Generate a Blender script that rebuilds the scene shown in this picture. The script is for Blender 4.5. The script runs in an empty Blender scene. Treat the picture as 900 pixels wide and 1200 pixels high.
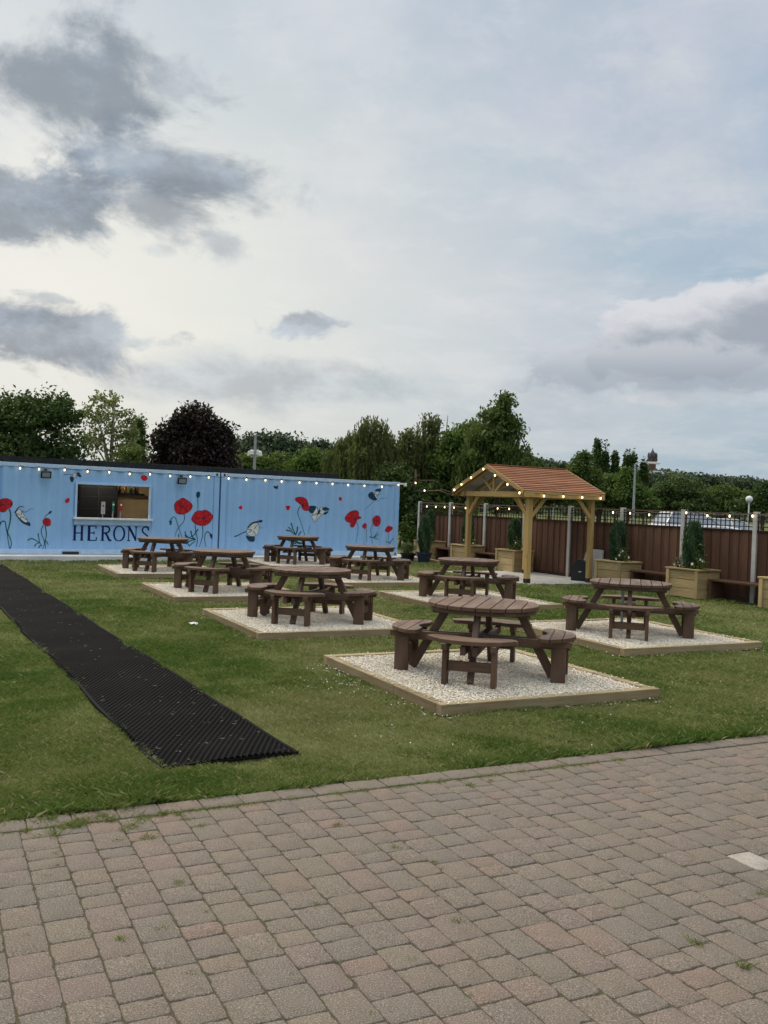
import bpy, math, random
import numpy as np
from mathutils import Vector, Matrix
from mathutils.geometry import tessellate_polygon
random.seed(7)
R = math.radians
S = bpy.context.scene
COL = S.collection

# ---------------------------------------------------------------- camera
CAM_H, PITCH, ROLL, FPX = 1.7992, R(0.5536), R(2.1796), 1066.125   # focal length for a 900 x 1200 frame
fw = Vector((0, math.cos(PITCH), -math.sin(PITCH)))
up = Vector((0, math.sin(PITCH), math.cos(PITCH)))
rt = Vector((1, 0, 0))
cr = rt*math.cos(ROLL) + up*math.sin(ROLL)
cu = -rt*math.sin(ROLL) + up*math.cos(ROLL)
cam_d = bpy.data.cameras.new('camera')
cam = bpy.data.objects.new('camera', cam_d); COL.objects.link(cam)
m = Matrix.Identity(4)
for i in range(3):
    m[i][0], m[i][1], m[i][2] = cr[i], cu[i], -fw[i]
m[2][3] = CAM_H
cam.matrix_world = m
cam_d.sensor_fit = 'VERTICAL'; cam_d.sensor_height = 24; cam_d.lens = 24*FPX/1200
cam_d.clip_start = .05; cam_d.clip_end = 6000
S.camera = cam

def pix_dir(x, y):
    return cr*((x-450)/FPX) + cu*((600-y)/FPX) + fw
def at(x, y, Y):
    """world point at forward distance Y seen in direction (x, y) of the photograph"""
    d = pix_dir(x, y); return Vector((0, 0, CAM_H)) + d*(Y/d.y)

# ---------------------------------------------------------------- sky
W = bpy.data.worlds.new('World'); S.world = W; W.use_nodes = True
nt = W.node_tree; nt.nodes.clear(); L = nt.links
def nd(t, **k):
    n = nt.nodes.new(t)
    for a, b in k.items(): setattr(n, a, b)
    return n
def val(sock, v):
    if isinstance(v, (int, float)): sock.default_value = v
    else: L.new(v, sock)
def mth(op, a, b=0.0, c=None, clamp=False):
    n = nd('ShaderNodeMath', operation=op); n.use_clamp = clamp
    val(n.inputs[0], a); val(n.inputs[1], b)
    if c is not None: val(n.inputs[2], c)
    return n.outputs[0]
def mixc(f, a, b):
    n = nd('ShaderNodeMix', data_type='RGBA'); n.clamp_factor = True
    val(n.inputs['Factor'], f)
    for s_, v in ((n.inputs[6], a), (n.inputs[7], b)):
        if isinstance(v, tuple): s_.default_value = (*v, 1)
        else: L.new(v, s_)
    return n.outputs[2]
def noise(vec, scale, detail=5, rough=.55, w=0, dist=0):
    n = nd('ShaderNodeTexNoise', noise_dimensions='4D')
    n.inputs['Scale'].default_value = scale; n.inputs['Detail'].default_value = detail
    n.inputs['Roughness'].default_value = rough; n.inputs['W'].default_value = w; n.inputs['Distortion'].default_value = dist
    L.new(vec, n.inputs['Vector']); return n.outputs['Fac']
def smooth(x, a, b):
    n = nd('ShaderNodeMapRange', interpolation_type='SMOOTHSTEP')
    val(n.inputs[0], x); n.inputs[1].default_value = a; n.inputs[2].default_value = b
    return n.outputs[0]
SUN_EL, SUN_AZ = R(38), R(-42)       # azimuth measured from +Y, negative to the left
sky = nd('ShaderNodeTexSky', sky_type='NISHITA'); sky.sun_disc = False
sky.sun_elevation = SUN_EL; sky.sun_rotation = SUN_AZ; sky.air_density = 1.2; sky.dust_density = 2.5
tc = nd('ShaderNodeTexCoord'); sep = nd('ShaderNodeSeparateXYZ'); L.new(tc.outputs['Generated'], sep.inputs[0])
X, Yc, Zc = sep.outputs
el = mth('ARCSINE', Zc); az = mth('ARCTAN2', X, Yc)
zz = mth('ADD', mth('MAXIMUM', Zc, 0.0), .16)
cv = nd('ShaderNodeCombineXYZ'); L.new(mth('DIVIDE', X, zz), cv.inputs[0]); L.new(mth('DIVIDE', Yc, zz), cv.inputs[1])
plane_v = cv.outputs[0]
sv = nd('ShaderNodeVectorMath', operation='MULTIPLY'); L.new(tc.outputs['Generated'], sv.inputs[0]); sv.inputs[1].default_value = (1, 1, 1.7)
dir_v = sv.outputs[0]
def azel(x, y):
    d = pix_dir(x, y).normalized(); return math.atan2(d.x, d.y), math.asin(d.z)
def blob(x, y, wx, wy, soft=.55, amp=1.5, rot=0, n_=None):
    a0, e0 = azel(x, y); sx, sy = wx/FPX, wy/FPX
    dx = mth('SUBTRACT', az, a0); dy = mth('SUBTRACT', el, e0)
    c, s_ = math.cos(rot), math.sin(rot)
    u = mth('DIVIDE', mth('ADD', mth('MULTIPLY', dx, c), mth('MULTIPLY', dy, s_)), sx)
    v = mth('DIVIDE', mth('SUBTRACT', mth('MULTIPLY', dy, c), mth('MULTIPLY', dx, s_)), sy)
    r = mth('SQRT', mth('ADD', mth('MULTIPLY', u, u), mth('MULTIPLY', v, v)))
    q = mth('ADD', mth('SUBTRACT', 1.0, r), mth('MULTIPLY', mth('SUBTRACT', n_, .5), amp*2.3))
    return smooth(q, -.05, soft*.8), v, r
n_edge = noise(dir_v, 7, 9, .62, 1.3, .4)
n_edge2 = noise(dir_v, 15, 8, .62, 5.1, .3)
n_body = noise(dir_v, 10, 8, .65, 9.4)
n_big = noise(plane_v, .75, 6, .55, 2.2)
n_fine = noise(plane_v, 2.2, 7, .6, 8.8)
SKYK = 10.0    # colours below are divided by the Background strength of 0.1
def C(r, g, b): return (r*SKYK, g*SKYK, b*SKYK)
# thin high overcast: blue grey, warm and bright low on the left where the sun hides
a0, e0 = azel(150, 320)
gx = mth('DIVIDE', mth('SUBTRACT', az, a0), .42); gy = mth('DIVIDE', mth('SUBTRACT', el, e0), .26)
glow = mth('EXPONENT', mth('MULTIPLY', mth('ADD', mth('MULTIPLY', gx, gx), mth('MULTIPLY', gy, gy)), -1.0))
veil = mixc(smooth(n_big, .38, .64), C(.235, .345, .440), C(.365, .410, .485))
veil = mixc(mth('MULTIPLY', smooth(n_fine, .44, .64), .55), veil, C(.50, .515, .565))
n_st = noise(plane_v, 5.5, 8, .62, 4.4, .6)
veil = mixc(mth('MULTIPLY', smooth(n_st, .50, .68), .28), veil, C(.56, .57, .60))
veil = mixc(mth('MULTIPLY', smooth(n_st, .47, .33), .25), veil, C(.30, .35, .42))
low = smooth(el, .26, .02)
veil = mixc(mth('MULTIPLY', low, .35), veil, C(.315, .395, .445))
veil = mixc(mth('MULTIPLY', glow, .85), veil, C(.68, .655, .58))
col = mixc(.10, veil, sky.outputs[0])
def dark_cloud(col, x, y, wx, wy, c, k=1., rot=0, n_=None, soft=.55, amp=1.5):
    mk, v, r = blob(x, y, wx, wy, soft, amp, rot, n_ or n_edge)
    lt = tuple(min(v_*1.75, 5.6) for v_ in c)
    return mixc(mth('MULTIPLY', mk, k), col, mixc(smooth(n_body, .40, .68), c, lt))
DK = C(.165, .198, .24)
col = dark_cloud(col, 70, 88, 125, 80, DK, .82, 0, soft=.8)
col = dark_cloud(col, 192, 200, 122, 46, DK, .82, -.12, soft=.8, n_=n_edge)
col = dark_cloud(col, 60, 245, 120, 48, C(.165, .195, .235), .85, .1, soft=.6)
col = dark_cloud(col, 165, 240, 110, 45, C(.17, .20, .24), .75, 0, soft=.7)
col = dark_cloud(col, 265, 290, 38, 20, C(.27, .30, .34), .6, 0, soft=.9, n_=n_edge2)
col = dark_cloud(col, 195, 292, 22, 12, C(.27, .30, .34), .5, 0, soft=.9, n_=n_edge2)
col = dark_cloud(col, 40, 395, 115, 36, C(.19, .215, .25), .85, -.05, soft=.6)
col = dark_cloud(col, 30, 372, 60, 16, C(.18, .205, .24), .7, 0, soft=.8, n_=n_edge2)
col = dark_cloud(col, 360, 383, 60, 13, C(.24, .27, .31), .8, .06, soft=.9, n_=n_edge2, amp=2.2)
col = dark_cloud(col, 75, 352, 60, 9, C(.28, .31, .35), .6, 0, soft=.9, n_=n_edge2, amp=2.)
col = dark_cloud(col, 150, 402, 60, 10, C(.27, .30, .34), .6, .1, soft=.9, n_=n_edge2, amp=2.)
col = dark_cloud(col, 215, 105, 60, 26, C(.25, .28, .33), .5, 0, soft=1., n_=n_edge2, amp=2.)
col = dark_cloud(col, 270, 450, 170, 40, C(.26, .29, .33), .6, 0, soft=1.)
col = dark_cloud(col, 370, 430, 70, 12, C(.36, .385, .42), .5, 0, soft=.8, n_=n_edge2)
col = dark_cloud(col, 640, 470, 300, 40, C(.30, .35, .40), .35, 0, soft=1.)
# fair weather cumulus low on the right: grey body, bright upper rim
mk, v, r = blob(815, 390, 122, 52, .16, .62, .18, n_edge2)
body = mixc(smooth(mth('ADD', v, mth('MULTIPLY', mth('SUBTRACT', n_body, .5), 1.5)), -.1, .62), C(.27, .30, .345), C(.55, .555, .58))
col = mixc(mth('MULTIPLY', mk, .9), col, body)
mk, v, r = blob(755, 432, 158, 36, .4, .9, 0, n_edge2)
col = mixc(mth('MULTIPLY', mk, .7), col, mixc(smooth(v, -.4, .8), C(.285, .32, .365), C(.47, .485, .525)))
col = dark_cloud(col, 775, 466, 75, 11, C(.40, .42, .46), .6, 0, soft=.6, n_=n_edge2)
col = dark_cloud(col, 760, 170, 330, 150, C(.42, .45, .52), .5, 0, soft=1.3)
# an overcast sky is brighter overhead than near the horizon
col = mixc(mth('MULTIPLY', smooth(el, .50, .85), .8), col, C(.50, .475, .43))
zen = mth('ADD', 1.0, mth('MULTIPLY', smooth(el, .50, 1.15), 2.3))
vm = nd('ShaderNodeVectorMath', operation='SCALE'); L.new(col, vm.inputs[0]); L.new(zen, vm.inputs['Scale'])
bg = nd('ShaderNodeBackground'); L.new(vm.outputs[0], bg.inputs[0]); bg.inputs[1].default_value = .1
wo = nd('ShaderNodeOutputWorld'); L.new(bg.outputs[0], wo.inputs[0])
W.cycles.sampling_method = 'MANUAL'; W.cycles.sample_map_resolution = 512

sun_d = bpy.data.lights.new('sun', 'SUN'); sun_d.energy = 1.5; sun_d.angle = R(14); sun_d.color = (1, .86, .66)
sun = bpy.data.objects.new('sun', sun_d); COL.objects.link(sun)
sdir = Vector((math.sin(SUN_AZ)*math.cos(SUN_EL), math.cos(SUN_AZ)*math.cos(SUN_EL), math.sin(SUN_EL)))
sun.rotation_euler = (-sdir).to_track_quat('-Z', 'Y').to_euler()
sun.location = sdir*50

S.view_settings.view_transform = 'Standard'; S.view_settings.look = 'None'
S.view_settings.gamma = 1; S.view_settings.use_curve_mapping = False
S.view_settings.exposure = 0.38
S.render.engine = 'CYCLES'
S.cycles.max_bounces = 6; S.cycles.diffuse_bounces = 3; S.cycles.glossy_bounces = 2; S.cycles.transparent_max_bounces = 8
S.cycles.use_denoising = True
S.cycles.use_fast_gi = False

# ---------------------------------------------------------------- materials
def material(name, build, rough=.8, spec=.3):
    mt = bpy.data.materials.new(name); mt.use_nodes = True
    n = mt.node_tree; b = n.nodes['Principled BSDF']
    b.inputs['Roughness'].default_value = rough; b.inputs['Specular IOR Level'].default_value = spec
    build(n, b); return mt
class NB:
    def __init__(s, n): s.n = n
    def node(s, t, **k):
        x = s.n.nodes.new(t)
        for a, b in k.items(): setattr(x, a, b)
        return x
    def link(s, a, b): s.n.links.new(a, b)
    def put(s, sock, v):
        if hasattr(v, 'links'): s.link(v, sock)
        elif isinstance(v, tuple) and len(v) == 3 and sock.type == 'RGBA': sock.default_value = (*v, 1)
        else: sock.default_value = v
    def noise(s, vec, scale, detail=4, rough=.55, dist=0):
        x = s.node('ShaderNodeTexNoise'); s.put(x.inputs['Scale'], scale); x.inputs['Detail'].default_value = detail
        x.inputs['Roughness'].default_value = rough; x.inputs['Distortion'].default_value = dist
        if vec is not None: s.link(vec, x.inputs['Vector'])
        return x.outputs['Fac']
    def ramp(s, f, stops):
        x = s.node('ShaderNodeValToRGB'); s.link(f, x.inputs[0]); e = x.color_ramp.elements
        while len(e) < len(stops): e.new(.5)
        for q, (p, c) in zip(e, stops): q.position = p; q.color = (*c, 1)
        return x.outputs[0]
    def mix(s, f, a, b, mode='MIX'):
        x = s.node('ShaderNodeMix', data_type='RGBA', blend_type=mode); s.put(x.inputs['Factor'], f)
        s.put(x.inputs[6], a); s.put(x.inputs[7], b); return x.outputs[2]
    def math(s, op, a, b=0., clamp=False):
        x = s.node('ShaderNodeMath', operation=op); x.use_clamp = clamp; s.put(x.inputs[0], a); s.put(x.inputs[1], b); return x.outputs[0]
    def mapr(s, f, a, b, c=0., d=1.):
        x = s.node('ShaderNodeMapRange'); s.put(x.inputs[0], f)
        for i, v_ in enumerate((a, b, c, d)): x.inputs[i+1].default_value = v_
        return x.outputs[0]
    def scale(s, vec, v):
        x = s.node('ShaderNodeVectorMath', operation='MULTIPLY'); s.link(vec, x.inputs[0]); x.inputs[1].default_value = v; return x.outputs[0]
    def attr(s, name): return s.node('ShaderNodeAttribute', attribute_name=name).outputs['Fac']
    def bump(s, h, strength, dist=.01):
        x = s.node('ShaderNodeBump'); x.inputs['Strength'].default_value = strength; x.inputs['Distance'].default_value = dist
        s.link(h, x.inputs['Height']); return x.outputs[0]
    def tex(s): return s.node('ShaderNodeTexCoord')

def plain(name, c, rough=.7, spec=.3, var=.15, scale=6., metal=0):
    def f(n, b):
        q = NB(n); o = q.tex().outputs['Object']
        a = q.noise(o, scale, 5, .6)
        lo = tuple(x*(1-var) for x in c); hi = tuple(min(1, x*(1+var)) for x in c)
        q.link(q.ramp(a, [(.3, lo), (.7, hi)]), b.inputs['Base Color'])
        b.inputs['Metallic'].default_value = metal
    return material(name, f, rough, spec)

def wood(name, dark, light, rough=.7, spec=.3, grain=1., knots=True, worn=None, bump=.3):
    """grain runs along U of the UV map; 'rnd' differs from board to board"""
    def f(n, b):
        q = NB(n); uv = q.tex().outputs['UV']; r = q.attr('rnd')
        g = q.noise(q.scale(uv, (2.2, 42*grain, 1)), 1., 6, .62, .25)
        g2 = q.noise(q.scale(uv, (9, 160, 1)), 1., 3, .6)
        base = q.ramp(g, [(.28, dark), (.72, light)])
        tone = q.math('MULTIPLY', q.mapr(r, 0, 1, .72, 1.25), q.mapr(q.node('ShaderNodeObjectInfo').outputs['Random'], 0, 1, .80, 1.22))
        x = q.node('ShaderNodeVectorMath', operation='SCALE'); q.link(base, x.inputs[0]); q.link(tone, x.inputs['Scale'])
        c = x.outputs[0]
        c = q.mix(q.math('MULTIPLY', q.mapr(g2, .5, .8), .25), c, tuple(v*.5 for v in dark))
        if knots:
            vo = q.node('ShaderNodeTexVoronoi'); q.link(q.scale(uv, (2.0, 7, 1)), vo.inputs['Vector']); vo.inputs['Scale'].default_value = 1.
            k = q.mapr(vo.outputs['Distance'], .05, .12, 1., 0.)
            c = q.mix(q.math('MULTIPLY', k, .6), c, tuple(v*.4 for v in dark))
        if worn:
            w_ = q.noise(q.scale(uv, (1.3, 5, 1)), 1., 6, .65)
            nz = q.node('ShaderNodeSeparateXYZ'); q.link(q.node('ShaderNodeNewGeometry').outputs['Normal'], nz.inputs[0])
            upf = q.mapr(nz.outputs[2], .3, .95, 1., worn[2] if len(worn) > 2 else 1.)
            c = q.mix(q.math('MULTIPLY', q.math('MULTIPLY', q.mapr(w_, .40 if len(worn) > 2 else .45, .72, .15 if len(worn) > 2 else 0.), worn[1]), upf, True), c, worn[0])
        q.link(c, b.inputs['Base Color'])
        q.link(q.mapr(g, .3, .7, rough-.08, min(1, rough+.12)), b.inputs['Roughness'])
        q.link(q.bump(g, bump, .003), b.inputs['Normal'])
    return material(name, f, rough, spec)

M = {}
M['brown_wood'] = wood('brown_stained_wood', (.052, .0245, .0125), (.112, .058, .031), .58, .3, worn=((.235, .170, .130), .44, 2.0), knots=False)
M['pine'] = wood('treated_pine', (.30, .185, .065), (.50, .34, .135), .7, .25)
M['planter_pine'] = wood('planter_pine', (.30, .205, .095), (.53, .40, .21), .75, .2, worn=((.24, .19, .09), .6), bump=.5)
M['sleeper'] = wood('sleeper_timber', (.15, .105, .055), (.30, .225, .125), .85, .15, worn=((.42, .36, .23), .45, 1.7))
M['fence_wood'] = wood('fence_boards', (.068, .033, .021), (.135, .072, .047), .85, .15, worn=((.10, .062, .045), .4), knots=False)
M['trellis_wood'] = wood('trellis_wood', (.03, .018, .012), (.055, .033, .022), .85, .15, knots=False)
M['rail_wood'] = wood('rail_wood', (.11, .075, .055), (.20, .145, .11), .85, .15, knots=False)
M['roof_wood'] = wood('roof_boards', (.17, .065, .032), (.33, .15, .08), .75, .2, worn=((.36, .21, .13), .5), knots=False)
M['under_roof'] = plain('roof_lining', (.30, .30, .31), .8)
M['black_metal'] = plain('black_metal', (.012, .012, .013), .45, .5)
M['black_plastic'] = plain('black_plastic', (.009, .009, .011), .5, .4)
M['grey_metal'] = plain('grey_metal', (.35, .36, .37), .5, .5, metal=.5)
M['white_paint'] = plain('white_paint', (.72, .73, .72), .5)
M['lamp_glass'] = plain('lamp_glass', (.25, .27, .30), .2, .6)

def f_concrete(n, b):
    q = NB(n); o = q.tex().outputs['Object']
    a = q.noise(o, 3., 6, .6); g = q.noise(o, 60., 3, .6)
    c = q.ramp(a, [(.3, (.40, .395, .375)), (.7, (.56, .555, .535))])
    c = q.mix(q.math('MULTIPLY', q.mapr(g, .4, .7), .2), c, (.25, .245, .22))
    st = q.noise(o, 1.2, 5, .7)
    c = q.mix(q.math('MULTIPLY', q.mapr(st, .55, .75), .4), c, (.22, .225, .19))
    q.link(c, b.inputs['Base Color']); q.link(q.bump(g, .3, .003), b.inputs['Normal'])
M['concrete'] = material('concrete', f_concrete, .9, .2)
def f_strip(n, b):
    q = NB(n); o = q.tex().outputs['Object']
    a = q.noise(o, 2., 6, .6)
    q.link(q.ramp(a, [(.3, (.55, .55, .53)), (.7, (.75, .75, .73))]), b.inputs['Base Color'])
M['pale_concrete'] = material('pale_concrete', f_strip, .9, .2)

def f_steel(n, b):
    q = NB(n); o = q.tex().outputs['Object']
    a = q.noise(o, 1.1, 6, .6)
    c = q.ramp(a, [(.3, (.255, .46, .74)), (.7, (.315, .53, .82))])
    st = q.noise(q.scale(o, (6, 6, .7)), 1., 6, .7)
    c = q.mix(q.math('MULTIPLY', q.mapr(st, .58, .8), .35), c, (.17, .30, .52))
    ch = q.noise(o, 26., 4, .7)
    c = q.mix(q.mapr(ch, .74, .77), c, (.12, .10, .09))
    q.link(c, b.inputs['Base Color']); q.link(q.bump(q.noise(o, 3., 4), .15, .01), b.inputs['Normal'])
M['blue_steel'] = material('blue_painted_steel', f_steel, .45, .4)
M['pale_blue'] = plain('pale_blue_paint', (.42, .57, .76), .5, .4, .1)
M['m_red'] = plain('mural_red', (.50, .014, .020), .55, .2, .5, 14.)
M['m_green'] = plain('mural_green', (.010, .085, .055), .6, .2, .4, 9.)
M['m_black'] = plain('mural_black', (.012, .016, .03), .5, .4)
M['m_white'] = plain('mural_white', (.62, .64, .62), .5, .4, .25, 12.)
M['m_teal'] = plain('mural_teal', (.010, .045, .085), .6, .2, .5, 12.)
M['m_dark'] = plain('mural_dark_red', (.10, .008, .025), .5, .4, .3, 12.)
M['navy'] = plain('navy_lettering', (.006, .014, .085), .6, .15, .2)
def f_dark_roof(n, b):
    q = NB(n); o = q.tex().outputs['Object']
    q.link(q.ramp(q.noise(o, 4., 5, .6), [(.3, (.009, .011, .013)), (.7, (.018, .021, .023))]), b.inputs['Base Color'])
M['dark_roof'] = material('dark_corrugated_sheet', f_dark_roof, .8, .12)

def emit(name, c, s):
    def f(n, b):
        b.inputs['Base Color'].default_value = (.9, .85, .7, 1)
        b.inputs['Emission Color'].default_value = (*c, 1); b.inputs['Emission Strength'].default_value = s
    return material(name, f, .3)
M['bulb_glow'] = emit('lit_bulb', (1, .72, .36), 3.0)
M['room_light'] = emit('lit_room_lamp', (1, .85, .62), 40.)

def foliage(name, c1, c2, c3=None, trans=.25, rough=.6, spec=.25):
    def f(n, b):
        q = NB(n); r = q.attr('rnd')
        st = [(0, c1), (.6, c2)] + ([(1., c3)] if c3 else [])
        c = q.ramp(r, st)
        q.link(c, b.inputs['Base Color'])
        tr = q.node('ShaderNodeBsdfTranslucent'); q.link(q.mix(.4, c, (.10, .14, .01)), tr.inputs[0])
        mx = q.node('ShaderNodeMixShader'); mx.inputs[0].default_value = trans
        q.link(b.outputs[0], mx.inputs[1]); q.link(tr.outputs[0], mx.inputs[2])
        out = n.nodes['Material Output']; q.link(mx.outputs[0], out.inputs['Surface'])
    return material(name, f, rough, spec)
M['leaf_green'] = foliage('leaf_green', (.046, .080, .018), (.105, .155, .040), (.17, .225, .065), .38)
M['leaf_dark'] = foliage('leaf_dark', (.027, .053, .015), (.062, .103, .028), (.105, .155, .043))
M['leaf_pale'] = foliage('leaf_pale', (.09, .13, .035), (.20, .235, .085), (.36, .36, .19), .4)
M['leaf_purple'] = foliage('leaf_purple', (.010, .0055, .0065), (.022, .011, .013), (.045, .024, .024), .1)
M['leaf_willow'] = foliage('leaf_willow', (.060, .085, .024), (.13, .155, .050), (.20, .225, .08), .42)
M['leaf_bright'] = foliage('leaf_bright', (.050, .092, .018), (.105, .175, .038), (.16, .24, .06), .38)
M['leaf_blue'] = foliage('conifer_needles', (.022, .050, .024), (.055, .105, .045), (.095, .16, .07), .2)
M['leaf_far'] = foliage('leaf_far', (.036, .060, .038), (.070, .104, .058), (.11, .150, .078), .1)  # distance haze is put into the leaf colour: lighter, bluer greens
M['petal_white'] = plain('white_petals', (.75, .74, .70), .6)
M['bark'] = plain('bark', (.10, .075, .055), .9, .15, .4, 8.)
M['bark_pale'] = plain('pale_bark', (.34, .31, .27), .9, .15, .4, 8.)
M['soil'] = plain('soil', (.035, .025, .018), .95, .1, .4, 12.)

# ---------------------------------------------------------------- objects
def tag(o, label=None, cat=None, group=None, kind=None):
    if label: o['label'] = label
    if cat: o['category'] = cat
    if group: o['group'] = group
    if kind: o['kind'] = kind
    return o
def empty(name, loc=(0, 0, 0), rz=0, **k):
    o = bpy.data.objects.new(name, None); COL.objects.link(o)
    o.location = loc; o.rotation_euler = (0, 0, rz); o.empty_display_size = .2
    return tag(o, **k)
def copy_tree(o, parent=None):
    c = o.copy(); COL.objects.link(c); c.parent = parent
    for ch in list(o.children): copy_tree(ch, c)
    return c
def frame(a=0., o=(0, 0, 0)):
    return Matrix.Translation(Vector(o)) @ Matrix.Rotation(a, 4, 'Z')

class MB:
    """collects faces of one mesh, with UVs along each board and one random number per board"""
    def __init__(s): s.v = []; s.f = []; s.uv = []; s.r = []; s.m = []
    def face(s, pts, uvs=None, rnd=None, mi=0):
        b = len(s.v); s.v += [tuple(p) for p in pts]; s.f.append(tuple(range(b, b+len(pts))))
        s.uv += uvs if uvs else [(p[0], p[1]) for p in pts]
        s.r.append(random.random() if rnd is None else rnd); s.m.append(mi)
    def hexa(s, c8, axis_len, rnd=None, mi=0, uvf=None):
        """c8: 8 corners, bottom ring 0-3 then top ring 4-7; shared vertices so that bevels work"""
        r = random.random() if rnd is None else rnd
        b = len(s.v); s.v += [tuple(p) for p in c8]
        o1, o2 = random.random()*9, random.random()*9
        for q in ((0, 3, 2, 1), (4, 5, 6, 7), (0, 1, 5, 4), (1, 2, 6, 5), (2, 3, 7, 6), (3, 0, 4, 7)):
            s.f.append(tuple(b+i for i in q)); s.r.append(r); s.m.append(mi)
            for i in q:
                l, a, h = uvf(i); s.uv.append((l+o1, a+h+o2))
    def beam(s, p0, p1, w, h, upv=(0, 0, 1), rnd=None, mi=0, roll=0):
        """board from p0 to p1, w wide (sideways), h thick (along upv)"""
        p0, p1 = Vector(p0), Vector(p1); d = (p1-p0); ln = d.length; d.normalize()
        u = Vector(upv); sd = d.cross(u)
        if sd.length < 1e-4: sd = d.cross(Vector((0, 1, 0)))
        sd.normalize(); u = sd.cross(d).normalized()
        c = []
        for z in (-h/2, h/2):
            for (e, t) in ((0, -w/2), (1, -w/2), (1, w/2), (0, w/2)):
                c.append(p0 + d*(ln*e) + sd*t + u*z)
        # orientation: side x ... keep outward normals
        co = [(0, -w/2, -h/2), (ln, -w/2, -h/2), (ln, w/2, -h/2), (0, w/2, -h/2), (0, -w/2, h/2), (ln, -w/2, h/2), (ln, w/2, h/2), (0, w/2, h/2)]
        if d.cross(sd).dot(u) < 0:
            c = [c[i] for i in (3, 2, 1, 0, 7, 6, 5, 4)]; co = [co[i] for i in (3, 2, 1, 0, 7, 6, 5, 4)]
        s.hexa(c, ln, rnd, mi, lambda i: co[i])
    def box(s, c, size, F=None, rnd=None, mi=0):
        """axis box centred at c, grain along its longest side, optionally placed by matrix F"""
        sx, sy, sz = (q/2 for q in size)
        pts = [Vector((c[0]+a*sx, c[1]+b*sy, c[2]+z*sz)) for z in (-1, 1) for a, b in ((-1, -1), (1, -1), (1, 1), (-1, 1))]
        k = max(range(3), key=lambda i: size[i]); oth = [i for i in range(3) if i != k]
        loc = [p.copy() for p in pts]
        if F is not None: pts = [F @ p for p in pts]
        s.hexa(pts, 0, rnd, mi, lambda i: (loc[i][k], loc[i][oth[0]], loc[i][oth[1]]))
    def prism(s, poly, z0, z1, F=None, rnd=None, mi=0, grain=0.):
        """vertical prism over a polygon (counter-clockwise)"""
        r = random.random() if rnd is None else rnd
        b = len(s.v); n = len(poly); o1, o2 = random.random()*9, random.random()*9
        cg, sg = math.cos(grain), math.sin(grain)
        for z in (z0, z1):
            for x, y in poly:
                p = Vector((x, y, z)); s.v.append(tuple(F @ p if F is not None else p))
        def uv(i, z): x, y = poly[i]; return (x*cg+y*sg+o1, -x*sg+y*cg+z+o2)
        s.f.append(tuple(b+n+i for i in range(n))); s.uv += [uv(i, z1) for i in range(n)]; s.r.append(r); s.m.append(mi)
        s.f.append(tuple(b+n-1-i for i in range(n))); s.uv += [uv(n-1-i, z0) for i in range(n)]; s.r.append(r); s.m.append(mi)
        for i in range(n):
            j = (i+1) % n
            s.f.append((b+i, b+j, b+n+j, b+n+i)); s.uv += [uv(i, z0), uv(j, z0), uv(j, z1), uv(i, z1)]; s.r.append(r); s.m.append(mi)
    def lathe(s, prof, n=12, F=None, rnd=None, mi=0):
        r = random.random() if rnd is None else rnd; b = len(s.v)
        for (rad, z) in prof:
            for i in range(n):
                a = 2*math.pi*i/n; p = Vector((rad*math.cos(a), rad*math.sin(a), z)); s.v.append(tuple(F @ p if F is not None else p))
        for k in range(len(prof)-1):
            for i in range(n):
                j = (i+1) % n; q = (b+k*n+i, b+k*n+j, b+(k+1)*n+j, b+(k+1)*n+i)
                s.f.append(q); s.uv += [(prof[k][1], i*.05), (prof[k][1], i*.05+.05), (prof[k+1][1], i*.05+.05), (prof[k+1][1], i*.05)]; s.r.append(r); s.m.append(mi)
        for k, rev in ((0, True), (len(prof)-1, False)):
            ids = [b+k*n+i for i in range(n)]
            if rev: ids.reverse()
            s.f.append(tuple(ids)); s.uv += [(0, 0)]*n; s.r.append(r); s.m.append(mi)
    def tube(s, pts, rad, n=6, mi=0):
        pts = [Vector(p) for p in pts]; rads = rad if isinstance(rad, (list, tuple)) else [rad]*len(pts)
        b = len(s.v); r = random.random()
        for k, p in enumerate(pts):
            d = (pts[min(k+1, len(pts)-1)]-pts[max(k-1, 0)]).normalized()
            a = d.cross(Vector((0, 0, 1)));
            if a.length < 1e-3: a = d.cross(Vector((0, 1, 0)))
            a.normalize(); c = d.cross(a)
            for i in range(n):
                t = 2*math.pi*i/n; s.v.append(tuple(p+(a*math.cos(t)+c*math.sin(t))*rads[k]))
        for k in range(len(pts)-1):
            for i in range(n):
                j = (i+1) % n; s.f.append((b+k*n+i, b+(k+1)*n+i, b+(k+1)*n+j, b+k*n+j)); s.uv += [(k*.3, i*.1)]*4; s.r.append(r); s.m.append(mi)
        s.f.append(tuple(b+i for i in range(n))); s.uv += [(0, 0)]*n; s.r.append(r); s.m.append(mi)
        s.f.append(tuple(b+(len(pts)-1)*n+n-1-i for i in range(n))); s.uv += [(0, 0)]*n; s.r.append(r); s.m.append(mi)
    def build(s, name, mat, parent=None, bevel=0, smooth=False, **k):
        me = bpy.data.meshes.new(name); me.from_pydata(s.v, [], s.f)
        mats = mat if isinstance(mat, (list, tuple)) else [mat]
        for x in mats: me.materials.append(x)
        if len(mats) > 1: me.polygons.foreach_set('material_index', s.m)
        uvl = me.uv_layers.new(name='uv'); uvl.data.foreach_set('uv', np.array(s.uv, dtype=np.float32).ravel())
        at_ = me.attributes.new('rnd', 'FLOAT', 'FACE'); at_.data.foreach_set('value', np.array(s.r, dtype=np.float32))
        if smooth: me.shade_smooth()
        me.update()
        o = bpy.data.objects.new(name, me); COL.objects.link(o); o.parent = parent
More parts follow.
